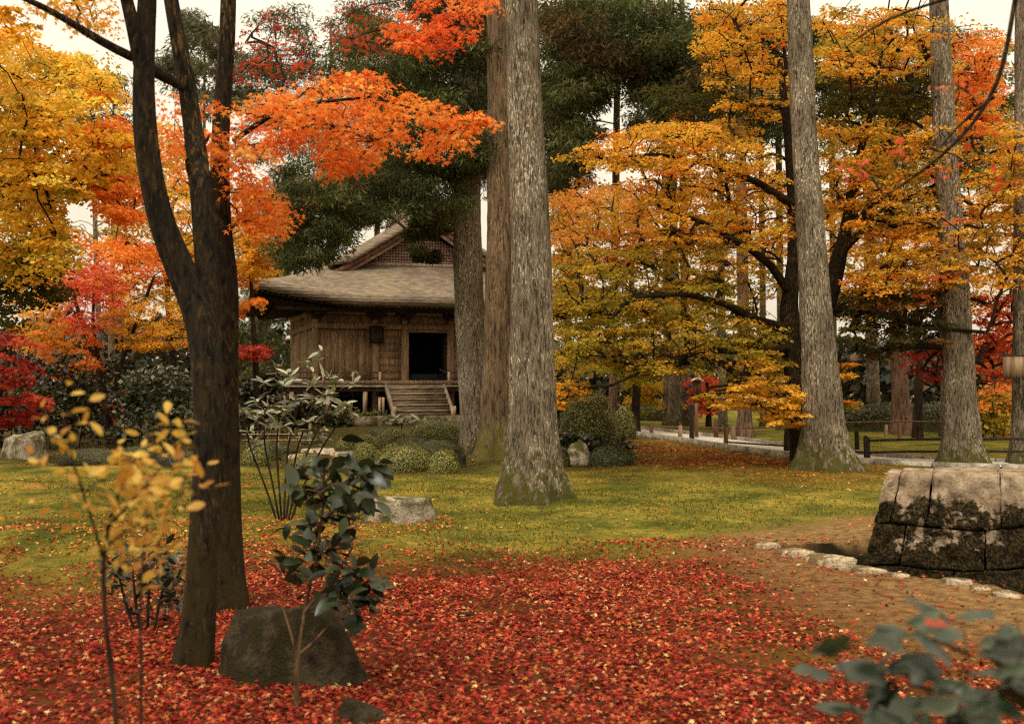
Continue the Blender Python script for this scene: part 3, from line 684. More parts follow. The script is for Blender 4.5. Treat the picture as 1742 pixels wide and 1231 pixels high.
maple('maple_tree', 'straight dark maple stem behind the forked trunk, bearing the orange bough',
      slim([[(393, 1040, 8.38, 60), (390, 960, 8.38, 50), (388, 850, 8.35, 54), (384, 700, 8.3, 54), (386, 560, 8.2, 50), (387, 480, 8.15, 46), (376, 380, 8.1, 40), (373, 280, 8.1, 38), (378, 170, 8.1, 36), (386, 80, 8.1, 34), (389, -10, 8.1, 32), (392, -260, 8.0, 20)],
       [(398, 240, 8.1, 12), (440, 208, 8.0, 10), (490, 180, 7.9, 8), (560, 172, 7.8, 7), (630, 165, 7.7, 5)],
       [(640, 168, 7.7, 5), (720, 190, 7.7, 4), (800, 208, 7.7, 3)], [(490, 182, 7.9, 6), (560, 215, 7.8, 5), (640, 240, 7.7, 4)],
       [(388, -30, 8.1, 20), (480, -60, 8.2, 14), (620, -60, 8.2, 10), (740, -20, 8.2, 7), (780, 40, 8.2, 4)]], .8),
      [([(400, 190), (470, 150), (540, 132), (640, 122), (700, 150), (760, 182), (800, 200), (790, 248), (700, 262), (600, 270), (480, 262), (400, 262)], 7.3, 8.6, 120, .2, ORG),
       ([(560, 250), (640, 258), (600, 296), (555, 302)], 7.4, 8.2, 12, .15, ORG), (ell(815, 208, 24, 16), 7.5, 8, 6, .12, ORG),
       ([(400, 270), (430, 262), (440, 300), (490, 375), (440, 392), (402, 380)], 7.8, 8.8, 36, .2, ORG),
       ([(690, -10), (830, -10), (826, 50), (760, 88), (690, 80), (660, 50)], 7.8, 8.8, 30, .17, [(3, (238, 112, 48)), (2, (244, 140, 66)), (2, (216, 80, 40))]),
       ([(400, 60), (470, 20), (540, 40), (520, 110), (450, 150), (400, 140)], 8.6, 10, 26, .2, [(2, (176, 60, 36)), (2, (140, 44, 30)), (1, (206, 84, 44))], dict(per=16)),
       ([(540, 0), (690, 0), (660, 90), (580, 80)], 8.6, 10, 20, .2, [(2, (170, 70, 40)), (2, (130, 56, 34)), (1, (206, 84, 44))], dict(per=16)),
       ([(290, 300), (340, 300), (360, 400), (320, 440), (290, 360)], 9, 11, 22, .22, YORG)],
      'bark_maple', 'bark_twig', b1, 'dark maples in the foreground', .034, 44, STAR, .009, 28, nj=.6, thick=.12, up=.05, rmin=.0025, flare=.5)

# ------------------------------------------------------------------ maples of the left background
bb = np.array([-8.3, 14.5, gz(-8.3, 14.5)])
maple('maple_tree', 'yellow maple filling the corner left of the forked trunk',
      [np.array([(-8.3, 14.5, bb[2], .2), (-8.1, 14.4, 1.6, .17), (-7.6, 14.2, 3.2, .14), (-7.0, 14.0, 4.6, .1), (-6.4, 13.8, 6.2, .06)]),
       np.array([(-7.9, 14.3, 2.2, .1), (-6.9, 13.8, 3.3, .07), (-5.9, 13.4, 4.0, .045), (-5.2, 13.2, 4.1, .02)]),
       np.array([(-7.5, 14.2, 3.3, .09), (-6.4, 14.6, 4.4, .06), (-5.6, 14.8, 5.0, .03)])],
      [([(-60, 60), (40, 70), (140, 95), (210, 120), (222, 170), (120, 190), (60, 200), (-60, 160)], 11.5, 16, 95, .36, YEL),
       ([(-60, 180), (110, 200), (215, 225), (228, 300), (180, 330), (60, 350), (-60, 330)], 11.5, 16, 150, .36, YEL),
       ([(130, 200), (222, 200), (226, 245), (150, 240)], 12, 14, 18, .26, ORG), ([(110, 305), (232, 290), (232, 370), (180, 380)], 12, 14.5, 22, .26, ORG),
       ([(-60, 330), (90, 340), (130, 400), (120, 440), (60, 480), (-60, 440)], 12, 16, 70, .33, YEL), ([(-60, 400), (90, 430), (105, 500), (60, 540), (-60, 560)], 13, 16.5, 50, .36, DGRN),
       ([(-60, 20), (40, 10), (60, 60), (-60, 60)], 11.5, 14, 10, .25, YORG)],
      'bark_twig', 'bark_twig', bb, 'autumn maples left of the hall', .036, 84, WIDE, .05, lace=1.5, nj=.7)
b2 = gp(190, 757)
maple('maple_tree', 'orange and red maple with several thin stems before the dark shrubs',
      [[(190, 757, b2[1], 16), (182, 690, b2[1], 13), (165, 620, b2[1], 11), (140, 550, b2[1] - .2, 8), (118, 480, b2[1] - .3, 5)],
       [(186, 700, b2[1], 10), (205, 620, b2[1], 8), (235, 540, b2[1] - .3, 6), (262, 470, b2[1] - .5, 4)], [(176, 650, b2[1], 8), (158, 560, b2[1] + .3, 6), (160, 480, b2[1] + .4, 4)]],
      [([(90, 470), (180, 440), (220, 500), (180, 560), (110, 560)], b2[1] - 2.5, b2[1] + 1, 60, .42, RED), ([(170, 410), (330, 420), (330, 470), (220, 480)], b2[1] - 1, b2[1] + 3, 50, .42, ORG),
       ([(180, 500), (330, 480), (340, 580), (240, 600), (180, 560)], b2[1] - 2, b2[1] + 2, 75, .42, YORG), ([(10, 500), (110, 500), (120, 600), (20, 590)], b2[1] - 2, b2[1] + 2, 46, .42, YORG),
       ([(60, 560), (160, 560), (180, 640), (90, 640)], b2[1] - 2, b2[1] + 1, 26, .36, ORG), (ell(205, 690, 40, 30), b2[1] - 1.5, b2[1], 8, .22, RED)],
      'bark_twig', 'bark_twig', b2, 'autumn maples left of the hall', .042, 84, WIDE, .03, 12, lace=1.4, nj=.65)
b3 = gp(20, 790)
maple('maple_tree', 'low crimson maple above the rounded pale rock',
      [[(-30, 800, b3[1], 18), (-20, 720, b3[1], 14), (10, 640, b3[1], 9), (20, 580, b3[1], 5)]],
      [([(-80, 560), (40, 560), (62, 640), (40, 660), (-80, 660)], b3[1] - 1.5, b3[1] + 1, 40, .36, CRIM), (ell(40, 690, 34, 26), b3[1] - 1.2, b3[1], 12, .26, CRIM), (ell(10, 712, 34, 10), b3[1] - 1.2, b3[1], 8, .22, CRIM)],
      'bark_twig', 'bark_twig', at(-30, 800, b3[1]), 'autumn maples left of the hall', .055, 90, WIDE, .03, 12)
b4 = gp(440, 745)
maple('maple_tree', 'golden maple beside the left eave of the hall',
      [[(440, 745, b4[1], 14), (436, 640, b4[1], 11), (430, 540, b4[1], 8), (425, 440, b4[1], 4)]],
      [([(400, 390), (450, 380), (470, 430), (462, 465), (410, 490)], b4[1] - 2, b4[1] + 3, 56, .42, YORG), ([(400, 500), (445, 510), (430, 540), (400, 540)], b4[1] - 2, b4[1] + 2, 6, .35, ORG),
       (ell(422, 600, 34, 16), b4[1] - 1, b4[1] + 1, 14, .4, [(3, (186, 60, 44)), (1, (206, 92, 66))]), ([(290, 400), (350, 400), (350, 520), (300, 470)], b4[1] - 2, b4[1] + 2, 36, .45, YEL)],
      'bark_twig', 'bark_twig', b4, 'autumn maples left of the hall', .066, 110, WIDE, .03, 12)
# bare grey tree behind
b5 = gp(175, 735)
T5 = np.vstack([sample_region([(110, 370), (240, 370), (240, 440), (130, 450)], b5[1] - 1.5, b5[1] + 1.5, 60), sample_region([(120, 130), (220, 150), (220, 200), (130, 200)], b5[1] - 1.5, b5[1] + 1.5, 26)])
p5 = pts_px([(175, 735, b5[1], 13), (170, 600, b5[1], 11), (165, 480, b5[1], 9), (160, 330, b5[1], 7), (140, 190, b5[1], 4)])
finish_tree('bare_tree', 'leafless grey tree with fine twigs behind the orange maple', 'tree', b5, [trunk_mesh(p5, 12, .2, .3, .3, .05, 4)], grow([p5], T5, .012, .05, up=.2), [], 'bark_pale', 'bark_pale')

# ------------------------------------------------------------------ the wide golden maple on the right
b6 = gp(1372, 792); d6 = b6[1]
rng6 = lambda a, b_: (d6 + a, d6 + b_)
maple('maple_tree', 'wide golden maple with black spreading limbs behind the tall pale cedar',
      [[(1374, 796, d6, 52), (1366, 740, d6, 44), (1356, 640, d6, 40), (1346, 575, d6, 40), (1342, 520, d6, 28), (1352, 440, d6, 24), (1350, 330, d6 + .3, 20), (1340, 220, d6 + .6, 15), (1325, 90, d6 + .8, 9)],
       [(1358, 600, d6, 34), (1385, 555, d6 + .2, 30), (1410, 510, d6 + .3, 28), (1424, 450, d6 + .4, 26), (1442, 380, d6 + .4, 20), (1452, 300, d6 + .3, 14), (1480, 200, d6 + .2, 9), (1500, 90, d6, 6)],
       [(1340, 560, d6, 18), (1290, 545, d6 - .6, 14), (1230, 515, d6 - 1.2, 11), (1160, 500, d6 - 1.8, 8), (1080, 505, d6 - 2.2, 5)],
       [(1345, 500, d6, 16), (1310, 450, d6 - .5, 14), (1270, 420, d6 - 1, 11), (1200, 380, d6 - 1.6, 8), (1120, 350, d6 - 2, 5)],
       [(1350, 590, d6, 14), (1290, 600, d6 - .8, 11), (1200, 595, d6 - 1.4, 9), (1120, 620, d6 - 2, 7), (1040, 655, d6 - 2.4, 4)],
       [(1350, 350, d6 + .2, 15), (1290, 310, d6 - .5, 11), (1210, 280, d6 - 1.2, 8), (1120, 262, d6 - 2, 5), (1020, 270, d6 - 2.4, 3)],
       [(1412, 530, d6 + .3, 18), (1470, 525, d6 - .2, 15), (1540, 545, d6 - .6, 12), (1600, 560, d6 - .9, 9), (1680, 565, d6 - 1.2, 5)],
       [(1430, 430, d6 + .4, 14), (1480, 380, d6 + .2, 11), (1540, 340, d6, 8), (1620, 300, d6 - .3, 5)],
       [(1446, 340, d6 + .4, 10), (1500, 260, d6 + .3, 8), (1560, 160, d6 + .1, 5)]],
      [([(965, 265), (1040, 222), (1160, 205), (1240, 205), (1300, 235), (1300, 290), (1200, 300), (1080, 290), (1000, 280)], *rng6(-3.2, 1.5), 100, .5, YORG),
       ([(940, 330), (1040, 315), (1120, 340), (1120, 420), (1040, 460), (950, 450)], *rng6(1, 6), 90, .55, GLOW),
       ([(1080, 300), (1330, 300), (1340, 400), (1200, 440), (1090, 420)], *rng6(-3, 2), 70, .5, YORG),
       ([(945, 420), (1220, 420), (1240, 500), (1160, 540), (1000, 600), (945, 580)], *rng6(-2.5, 4), 140, .5, OLIVE),
       ([(960, 480), (1200, 500), (1330, 560), (1340, 640), (1200, 640), (1060, 650), (970, 600)], *rng6(-3, 2), 110, .5, OLIVE),
       ([(935, 665), (975, 640), (1000, 650), (980, 675), (945, 695)], *rng6(-2.5, 1), 14, .3, YORG),
       ([(1195, 670), (1260, 640), (1340, 640), (1368, 680), (1368, 725), (1310, 720), (1300, 690), (1220, 690)], *rng6(-2.5, 0), 60, .34, [(4, (246, 196, 72)), (2, (240, 176, 56)), (1, (250, 212, 104))]),
       ([(1200, 0), (1345, 0), (1340, 200), (1240, 190), (1190, 100)], *rng6(-2, 4), 90, .5, YORG),
       ([(1100, 150), (1260, 140), (1280, 200), (1150, 200)], *rng6(0, 4), 30, .5, DGRN),
       ([(1390, 20), (1600, 10), (1600, 130), (1400, 130)], *rng6(-2, 4), 75, .5, YORG), ([(1390, 130), (1590, 120), (1580, 200), (1400, 210)], *rng6(-1, 4), 50, .5, DGRN),
       ([(1390, 200), (1620, 200), (1610, 340), (1400, 360)], *rng6(-2, 3), 95, .5, YORG), ([(1450, 360), (1640, 330), (1640, 480), (1470, 500)], *rng6(-2.5, 3), 80, .5, YORG),
       ([(1430, 490), (1640, 480), (1640, 570), (1440, 620)], *rng6(-2, 3), 80, .5, DGRN), ([(1440, 470), (1640, 460), (1620, 520), (1460, 530)], *rng6(-2, 2), 24, .45, ORG),
       ([(1640, 230), (1760, 200), (1780, 500), (1650, 480)], *rng6(-2, 3), 110, .5, YORG), ([(1620, 60), (1700, 40), (1700, 230), (1630, 230)], *rng6(-1, 4), 50, .45, ORG),
       ([(1655, 500), (1760, 500), (1760, 640), (1690, 660), (1650, 600)], *rng6(0, 4), 50, .45, RED), ([(1540, 600), (1620, 590), (1620, 640), (1560, 650)], *rng6(1, 4), 14, .4, CRIM),
       ([(1410, 620), (1460, 610), (1450, 640), (1420, 650)], *rng6(-2, 0), 7, .3, YORG), ([(1400, 680), (1455, 680), (1440, 700)], *rng6(-2, 0), 5, .26, YORG), 
       ([(1190, 450), (1340, 440), (1335, 560), (1240, 560)], *rng6(2, 7), 26, .45, OLIVE), ([(1400, 420), (1450, 420), (1440, 560), (1405, 560)], *rng6(3, 7), 10, .4, OLIVE),
       ([(1180, 300), (1345, 280), (1345, 440), (1190, 450)], *rng6(3, 7), 50, .5, YORG), ([(1230, 560), (1345, 570), (1340, 640), (1240, 640)], *rng6(2, 6), 26, .5, OLIVE), ([(1380, 330), (1460, 330), (1450, 430), (1390, 420)], *rng6(3, 7), 20, .5, YORG),
       ([(1000, -150), (1700, -200), (1700, -10), (1100, -10)], *rng6(-2, 4), 30, .5, YORG)],
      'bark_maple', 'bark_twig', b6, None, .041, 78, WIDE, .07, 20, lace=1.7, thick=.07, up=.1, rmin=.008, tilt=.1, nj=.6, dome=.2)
for lab, px, by, crown in [
    ('pale golden maple glowing behind the wide one', 1080, 738, [([(930, 300), (1120, 310), (1120, 460), (940, 470)], -3, 3, 90, .8, GLOW), ([(1120, 320), (1345, 300), (1345, 450), (1150, 480)], -3, 3, 60, .8, YORG), ([(930, 470), (1250, 480), (1220, 620), (940, 640)], -3, 3, 90, .8, OLIVE)]),
    ('tall amber maple behind the far trunks by the hedge', 1560, 744, [([(1400, 330), (1742, 320), (1742, 520), (1420, 540)], -3, 3, 90, .8, YORG), ([(1380, 0), (1760, 60), (1760, 320), (1400, 330)], -3, 3, 100, .8, OLIVE), ([(1640, 560), (1760, 540), (1760, 680), (1660, 700)], -3, 2, 30, .7, ORG)]),
    ('amber maple standing behind the forked trunk', 290, 746, [([(170, 230), (345, 200), (345, 420), (190, 440)], -3, 3, 80, .7, YORG), ([(60, 390), (335, 400), (335, 520), (60, 530)], -2, 3, 60, .7, ORG), ([(400, 300), (470, 330), (440, 420), (400, 420)], -2, 2, 20, .6, YORG)])]:
    bq = gp(px, by); dq = bq[1]
    maple('maple_tree', lab, [[(px, by, dq, 16), (px + 4, by - 120, dq, 13), (px - 6, by - 260, dq, 9), (px + 4, by - 400, dq, 5)]], [(c_[0], dq + c_[1], dq + c_[2], *c_[3:]) for c_ in crown],
          'bark_twig', 'bark_twig', bq, 'amber maples of the background', .07, 100, WIDE, .05, 10, rmin=.008, nj=.7)
# small red maple glimpsed in the gap between far trunks
b7 = gp(1205, 730)
maple('maple_tree', 'small red maple glimpsed between the far cedar trunks',
      [[(1205, 730, b7[1], 10), (1206, 690, b7[1], 8), (1202, 650, b7[1], 5)]],
      [([(1180, 640), (1240, 640), (1235, 700), (1190, 700)], b7[1] - 1, b7[1] + 2, 22, .5, RED), ([(1070, 650), (1150, 640), (1140, 710), (1080, 700)], b7[1] + 1, b7[1] + 6, 26, .6, OLIVE)],
      'bark_twig', 'bark_twig', b7, None, .09, 80, WIDE, .03, 10)

# ------------------------------------------------------------------ slender maple at the right edge whose thin branch crosses the cedars
bR = np.array([3.15, 5.5, gz(3.15, 5.5)])
maple('maple_tree', 'slender maple with one thin dark branch and few red leaves',
      [np.array([(*bR, .07), (3.12, 5.4, 1.5, .055), (2.95, 5.2, 2.8, .04), (2.5, 5.0, 3.6, .02), (2.2, 4.9, 4.2, .01)]),
       pts_px([(1735, -40, 5.05, 9), (1718, 40, 5.0, 8), (1712, 110, 5.0, 8), (1692, 165, 5.0, 7), (1640, 235, 5.0, 6), (1580, 285, 5.0, 4.5), (1505, 335, 5.0, 2.5)]),
       pts_px([(1692, 165, 5.0, 5), (1640, 190, 5.1, 4), (1600, 250, 5.2, 3)]), pts_px([(1640, -10, 5.0, 6), (1560, 15, 5.0, 5), (1490, 30, 5, 4), (1460, 65, 5, 3), (1440, 80, 5, 2)])],
      [(ell(1560, 260, 60, 40), 4.9, 5.2, 5, .1, RED), (ell(1440, 280, 40, 20), 4.9, 5.2, 4, .09, RED), (ell(1690, 270, 40, 50), 4.9, 5.2, 5, .1, [(2, (214, 84, 34)), (1, (190, 54, 34))]), (ell(1610, 100, 50, 60), 4.9, 5.2, 3, .1, RED)],
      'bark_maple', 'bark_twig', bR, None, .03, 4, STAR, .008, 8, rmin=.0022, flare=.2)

# ------------------------------------------------------------------ the hall
M['wood_wall'] = woodmat('weathered_board', srgb(128, 102, 80), srgb(176, 148, 120))
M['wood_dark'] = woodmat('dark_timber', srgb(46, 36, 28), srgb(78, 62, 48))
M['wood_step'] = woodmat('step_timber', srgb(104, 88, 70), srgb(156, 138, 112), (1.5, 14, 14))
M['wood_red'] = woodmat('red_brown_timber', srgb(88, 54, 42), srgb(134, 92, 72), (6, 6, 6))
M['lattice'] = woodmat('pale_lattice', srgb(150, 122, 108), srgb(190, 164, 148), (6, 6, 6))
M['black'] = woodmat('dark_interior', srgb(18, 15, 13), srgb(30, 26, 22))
M['cloth'] = woodmat('blue_grey_cloth', srgb(40, 46, 52), srgb(58, 64, 70))
M['earth'] = stonemat('platform_stone', srgb(76, 66, 50), srgb(128, 114, 90), moss=srgb(66, 62, 28), sc_=3, mossamt=.45)
m, t, b, _ = newmat('shingle_roof'); v = coords(t)
sx = nd(t, 'ShaderNodeSeparateXYZ'); t.links.new(v, sx.inputs[0])
n1 = noise(t, coords(t, (1, 1, 6)), 3.2, 4, .55); n2 = noise(t, v, .7, 4); n3 = noise(t, coords(t, (1, 1, 9)), 13, 4, .7)
wv = nd(t, 'ShaderNodeTexWave', wave_type='BANDS', bands_direction='Z'); wv.inputs['Scale'].default_value = 2.6; wv.inputs['Distortion'].default_value = 1.2; wv.inputs['Detail'].default_value = 3
wv.inputs['Detail Scale'].default_value = 3
t.links.new(v, wv.inputs[0])
c = ramp(t, n1, [(.3, srgb(108, 94, 79)), (.55, srgb(130, 115, 98)), (.75, srgb(148, 133, 114))])
c = mixc(t, 1, c, ramp(t, n2, [(.3, .78), (.7, 1.12)]), 'MULTIPLY'); c = mixc(t, 1, c, ramp(t, n3, [(.3, .88), (.7, 1.08)]), 'MULTIPLY')
c = mixc(t, ramp(t, n2, [(.55, 0.0), (.75, .25)]), c, srgb(104, 98, 56))
t.links.new(c, b.inputs['Base Color']); b.inputs['Roughness'].default_value = .95; b.inputs['Specular IOR Level'].default_value = .1
bump(t, b, math_(t, 'ADD', wv.outputs['Fac'], math_(t, 'MULTIPLY', n3, .8)), .4, .04); M['shingle'] = m
hall = thing('temple_hall', 'weathered wooden temple hall with curved shingle roof and latticed gable', 'temple', (-3.57, 47.4, 0), math.radians(18))
HW, HD, OV = 4.74, 7.2, 2.4
def hb(name, mat, *boxes, parent=None):
    mb = MB()
    for b_ in boxes: mb.box(*b_)
    return mb.obj(name, M[mat], parent or hall)
# stone platform in blocks
pf = hb('stone_platform', 'earth', (-6.4, 6.4, -2.9, 10, -.2, .33))
for i in range(14):
    x0 = -6.5 + i * 13 / 14; hb('edge_stone', 'earth', (x0 + .01, x0 + 13 / 14 - .01, -3.12, -2.6, -.15, .37 + (i % 3) * .01), parent=pf)
# walls: posts, beams, boards
PX = [-HW, -2.25, -1.02, 1.02, 2.25, HW]
for x in PX:
    mb = MB(); mb.tube([(x, 0, .3), (x, 0, 4.75)], .14, 12); mb.obj('post', M['wood_wall'], hall, smooth=True)
for y in (2.4, 4.8, 7.2):
    for x in (-HW, HW):
        mb = MB(); mb.tube([(x, y, .3), (x, y, 4.75)], .14, 12); mb.obj('post', M['wood_wall'], hall, smooth=True)
for z0, z1, nm in ((1.60, 1.78, 'sill_beam'), (3.92, 4.14, 'lintel_beam'), (4.52, 4.74, 'top_beam')):
    hb(nm, 'wood_wall', (-HW - .2, HW + .2, -.19, -.02, z0, z1)); hb(nm, 'wood_wall', (-HW - .18, -HW - .02, -.02, HD + .2, z0 + .003, z1 - .003)); hb(nm, 'wood_wall', (HW + .02, HW + .18, -.02, HD + .2, z0 + .003, z1 - .003))
def boards(x0, x1, y, z0, z1, wd, horiz=False):
    if horiz:
        n = max(1, round((z1 - z0) / wd)); s = (z1 - z0) / n
        for i in range(n): hb('board', 'wood_wall', (x0, x1, y + R.uniform(-.008, .008), y + .05, z0 + i * s + .004, z0 + (i + 1) * s - .004))
    else:
        n = max(1, round((x1 - x0) / wd)); s = (x1 - x0) / n
        for i in range(n): hb('board', 'wood_wall', (x0 + i * s + .003, x0 + (i + 1) * s - .003, y + R.uniform(-.004, .004), y + .05, z0, z1))
for s_ in (-1, 1):
    a, c = sorted((s_ * (HW - .12), s_ * (2.25 + .12))); boards(a, c, .03, 1.78, 3.92, .27)
    a, c = sorted((s_ * (2.25 - .12), s_ * (1.02 + .12))); boards(a, c, .03, 1.78, 3.92, .30, True)
boards(-HW + .1, HW - .1, .05, 4.14, 4.52, .6)
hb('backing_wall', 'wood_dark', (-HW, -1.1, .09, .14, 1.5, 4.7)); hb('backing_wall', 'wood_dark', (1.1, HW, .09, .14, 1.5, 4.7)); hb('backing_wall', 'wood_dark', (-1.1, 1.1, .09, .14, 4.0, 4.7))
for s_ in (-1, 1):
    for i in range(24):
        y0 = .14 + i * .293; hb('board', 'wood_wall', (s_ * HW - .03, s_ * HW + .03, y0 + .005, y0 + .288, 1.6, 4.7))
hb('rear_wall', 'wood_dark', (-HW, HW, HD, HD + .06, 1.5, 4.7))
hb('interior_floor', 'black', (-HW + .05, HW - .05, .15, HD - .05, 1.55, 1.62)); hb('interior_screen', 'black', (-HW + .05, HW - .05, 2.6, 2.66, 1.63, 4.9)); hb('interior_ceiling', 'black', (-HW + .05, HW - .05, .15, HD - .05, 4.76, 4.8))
# doorway
for x in (-.90, .90): hb('door_jamb', 'wood_wall', (x - .055, x + .055, -.1, .12, 1.78, 3.92))
hb('door_head', 'wood_wall', (-.845, .845, -.09, .1, 3.8, 3.92)); hb('door_curtain', 'cloth', (-.8, .8, .35, .37, 1.63, 2.05))
for x in (-1, 1): hb('door_leaf', 'wood_dark', (x * .845 - .03, x * .845 + .03, .14, 1.0, 1.65, 3.78))
# hanging plaque
pq = hb('plaque', 'wood_dark', (-2.5, -2.02, -.36, -.3, 3.38, 3.98)); hb('plaque_frame', 'black', (-2.54, -1.98, -.33, -.26, 3.98, 4.04), (-2.54, -1.98, -.33, -.26, 3.32, 3.379), (-2.545, -2.501, -.335, -.255, 3.379, 3.979), (-2.019, -1.975, -.335, -.255, 3.379, 3.979), parent=pq)
# veranda
VO = 1.3
mbv = hb('veranda_floor', 'wood_step', (-HW - VO, HW + VO, -VO, -.2, 1.50, 1.575), (-HW - VO, -HW - .19, -.199, HD + VO, 1.50, 1.575), (HW + .19, HW + VO, -.199, HD + VO, 1.50, 1.575))
hb('veranda_beam', 'wood_dark', (-HW - VO + .08, HW + VO - .08, -VO + .1, -VO + .25, 1.32, 1.498), (-HW - VO + .1, -HW - VO + .25, -VO + .26, HD + VO, 1.32, 1.498), (HW + VO - .25, HW + VO - .1, -VO + .26, HD + VO, 1.32, 1.498))
for x in (-5.85, -4.4, -2.9, -1.35, 1.35, 2.9, 4.4, 5.85): hb('veranda_post', 'wood_wall', (x - .08, x + .08, -VO + .1, -VO + .25, .32, 1.32))
for y in (1.0, 3.2, 5.4, 7.6): hb('veranda_post', 'wood_wall', (-HW - VO + .1, -HW - VO + .25, y - .08, y + .08, .32, 1.32))
hb('crawl_space_shade', 'black', (-HW, HW, .12, .16, .3, 1.5))  # thin black panel stands in for the shade under the veranda
for s_ in (-1, 1):
    for z in (1.66, 1.88, 2.1):
        P = [((-2.2, .5)[s_ > 0], -VO + .1, z), (s_ * 4, -VO + .1, z), (s_ * 5.9, -VO + .1, z), (s_ * 6.4, -VO + .1, z + (.14 if z > 2 else .02))]
        if z > 2: P = [((-1.9, .2)[s_ > 0], -VO + .1, z + .14)] + P
        mb = MB(); mb.tube(P, .026, 6); mb.obj('rail', M['wood_dark'], hall)
        mb = MB(); mb.tube([(s_ * 5.9, -VO + .05, z - .004), (s_ * 5.9, HD + VO, z - .004)], .032, 6); mb.obj('rail', M['wood_wall'], hall)
    for x in ((2.3, 3.4, 4.6, 5.9) if s_ < 0 else (.6, 2.2, 4., 5.9)): hb('rail_post', 'wood_wall', (s_ * x - .05, s_ * x + .05, -VO + .05, -VO + .15, 1.575, 2.13))
# stairs: five treads between two stringers, and a post at the foot
SX = -.85
for i in range(5):
    z = 1.50 - i * .225; y = -VO - .02 - i * .27
    st_ = hb('step', 'wood_step', (SX - 1.14, SX + 1.14, y - .31, y, z - .07, z)); hb('riser', 'wood_step', (SX - 1.12, SX + 1.12, y - .27, y - .23, z - .228, z - .071), parent=st_)
for x in (SX - 1.21, SX + 1.21):
    mb = MB(); mb.bar((x, -VO + .05, 1.50), (x, -2.78, .42), .11, .3); mb.obj('stringer', M['wood_step'], hall)
    hb('newel_post', 'wood_wall', (x - .09, x + .09, -2.9, -2.72, .33, .75))
for x in (-2.5, -2.36): hb('short_post', 'wood_wall', (x - .05, x + .05, -2.2, -2.1, .3, 1.1))
# roof
RW, RD = HW + OV + .3, HD + 2 * OV
def hprof(a): return 5.12 + .42 * a + .0185 * a * a
def roofz(s_, t_):
    a = RW - np.abs(s_); e = np.minimum(t_, RD - t_); mn = np.minimum(a, e)
    upt = .62 * (np.clip(1 - a / 4.2, 0, 1) * np.clip(1 - e / 4.2, 0, 1)) ** 1.4
    return hprof(mn) + upt
GA = 3.3
ss = np.unique(np.concatenate([np.linspace(-RW, RW, 73), [-RW + GA, RW - GA]])); tt = np.unique(np.concatenate([np.linspace(0, RD, 61), [GA, RD - GA]]))
S_, T_ = np.meshgrid(ss, tt); Zt = roofz(S_, T_); mn = np.minimum(RW - np.abs(S_), np.minimum(T_, RD - T_))
thick = .42 - .2 * np.clip(mn, 0, 1)
top = np.stack([S_, T_ - OV, Zt], -1).reshape(-1, 3); bot = np.stack([S_, T_ - OV, Zt - thick], -1).reshape(-1, 3)
ns, ntt = len(ss), len(tt); nv = ns * ntt
F = []; smid = (ss[:-1] + ss[1:]) / 2; tmid = (tt[:-1] + tt[1:]) / 2
for j in range(ntt - 1):
    for i in range(ns - 1):
        mm = min(RW - abs(smid[i]), tmid[j], RD - tmid[j])
        if mm < GA:
            q = j * ns + i; F.append((q, q + 1, q + ns + 1, q + ns)); F.append((nv + q, nv + q + ns, nv + q + ns + 1, nv + q + 1))
for i in range(ns - 1):
    q = i; F.append((q, nv + q, nv + q + 1, q + 1)); q = (ntt - 1) * ns + i; F.append((q, q + 1, nv + q + 1, nv + q))
for j in range(ntt - 1):
    q = j * ns; F.append((q, q + ns, nv + q + ns, nv + q)); q = j * ns + ns - 1; F.append((q, nv + q, nv + q + ns, q + ns))
roof = link('roof', mesh('roof', np.vstack([top, bot]), np.array(F), None, False), M['shingle'], hall)
# upper gabled roof
a_s = np.linspace(GA - .02, RW, 15); t0, t1 = GA - .85, RD - GA + .85
for s_ in (-1, 1):
    prof = np.stack([s_ * (RW - a_s), hprof(a_s) + .03], 1); n = len(prof); V = []
    rows = [(t0, -.34), (t0 + .18, -.22), (t0 + .4, -.11), (t0 + .7, -.03), (t0 + 1.0, 0), (t1 - 1., 0), (t1 - .4, -.11), (t1, -.34)]   # the verge curls down
    curl = np.clip((a_s - GA) / .8, .15, 1)
    for y, dz in rows:
        V += [(p[0], y - OV, p[1] + dz * c_) for p, c_ in zip(prof, curl)] + [(p[0], y - OV, p[1] + dz * c_ - (.2 if y in (t0, t1) else .24)) for p, c_ in zip(prof, curl)]
    Fr = []
    for r_ in range(len(rows) - 1):
        u = r_ * 2 * n; w_ = u + 2 * n
        for i in range(n - 1): Fr += [(u + i, u + i + 1, w_ + i + 1, w_ + i), (u + n + i, w_ + n + i, w_ + n + i + 1, u + n + i + 1)]
        Fr += [(u, w_, w_ + n, u + n)]
    e_ = (len(rows) - 1) * 2 * n
    for i in range(n - 1): Fr += [(i, n + i, n + i + 1, i + 1), (e_ + i, e_ + i + 1, e_ + n + i + 1, e_ + n + i)]
    link('upper_roof_slope', mesh('upper_roof_slope', V, np.array(Fr), None, False), M['shingle'], roof)
    Fq = []
    for i in range(n - 1):
        Fq += [(i, i + 1, 2 * n + i + 1, 2 * n + i), (n + i, 3 * n + i, 3 * n + i + 1, n + i + 1), (i, n + i, n + i + 1, i + 1), (2 * n + i, 2 * n + i + 1, 3 * n + i + 1, 3 * n + i)]
    Fq += [(0, 2 * n, 3 * n, n)]
    for (yo, dz, ht, mt, nm) in ((.08, .50, .26, 'wood_red', 'bargeboard'), (.24, .72, .2, 'lattice', 'inner_bargeboard')):
        V = []
        for y in (t0 - OV + yo, t0 - OV + yo + .09):
            V += [(p[0] , y, p[1] - dz) for p in prof] + [(p[0], y, p[1] - dz - ht) for p in prof]
        o = link(nm, mesh(nm, V, np.array(Fq + [(n - 1, 2 * n - 1, 4 * n - 1, 3 * n - 1)])), M[mt], roof)
yg = GA - OV
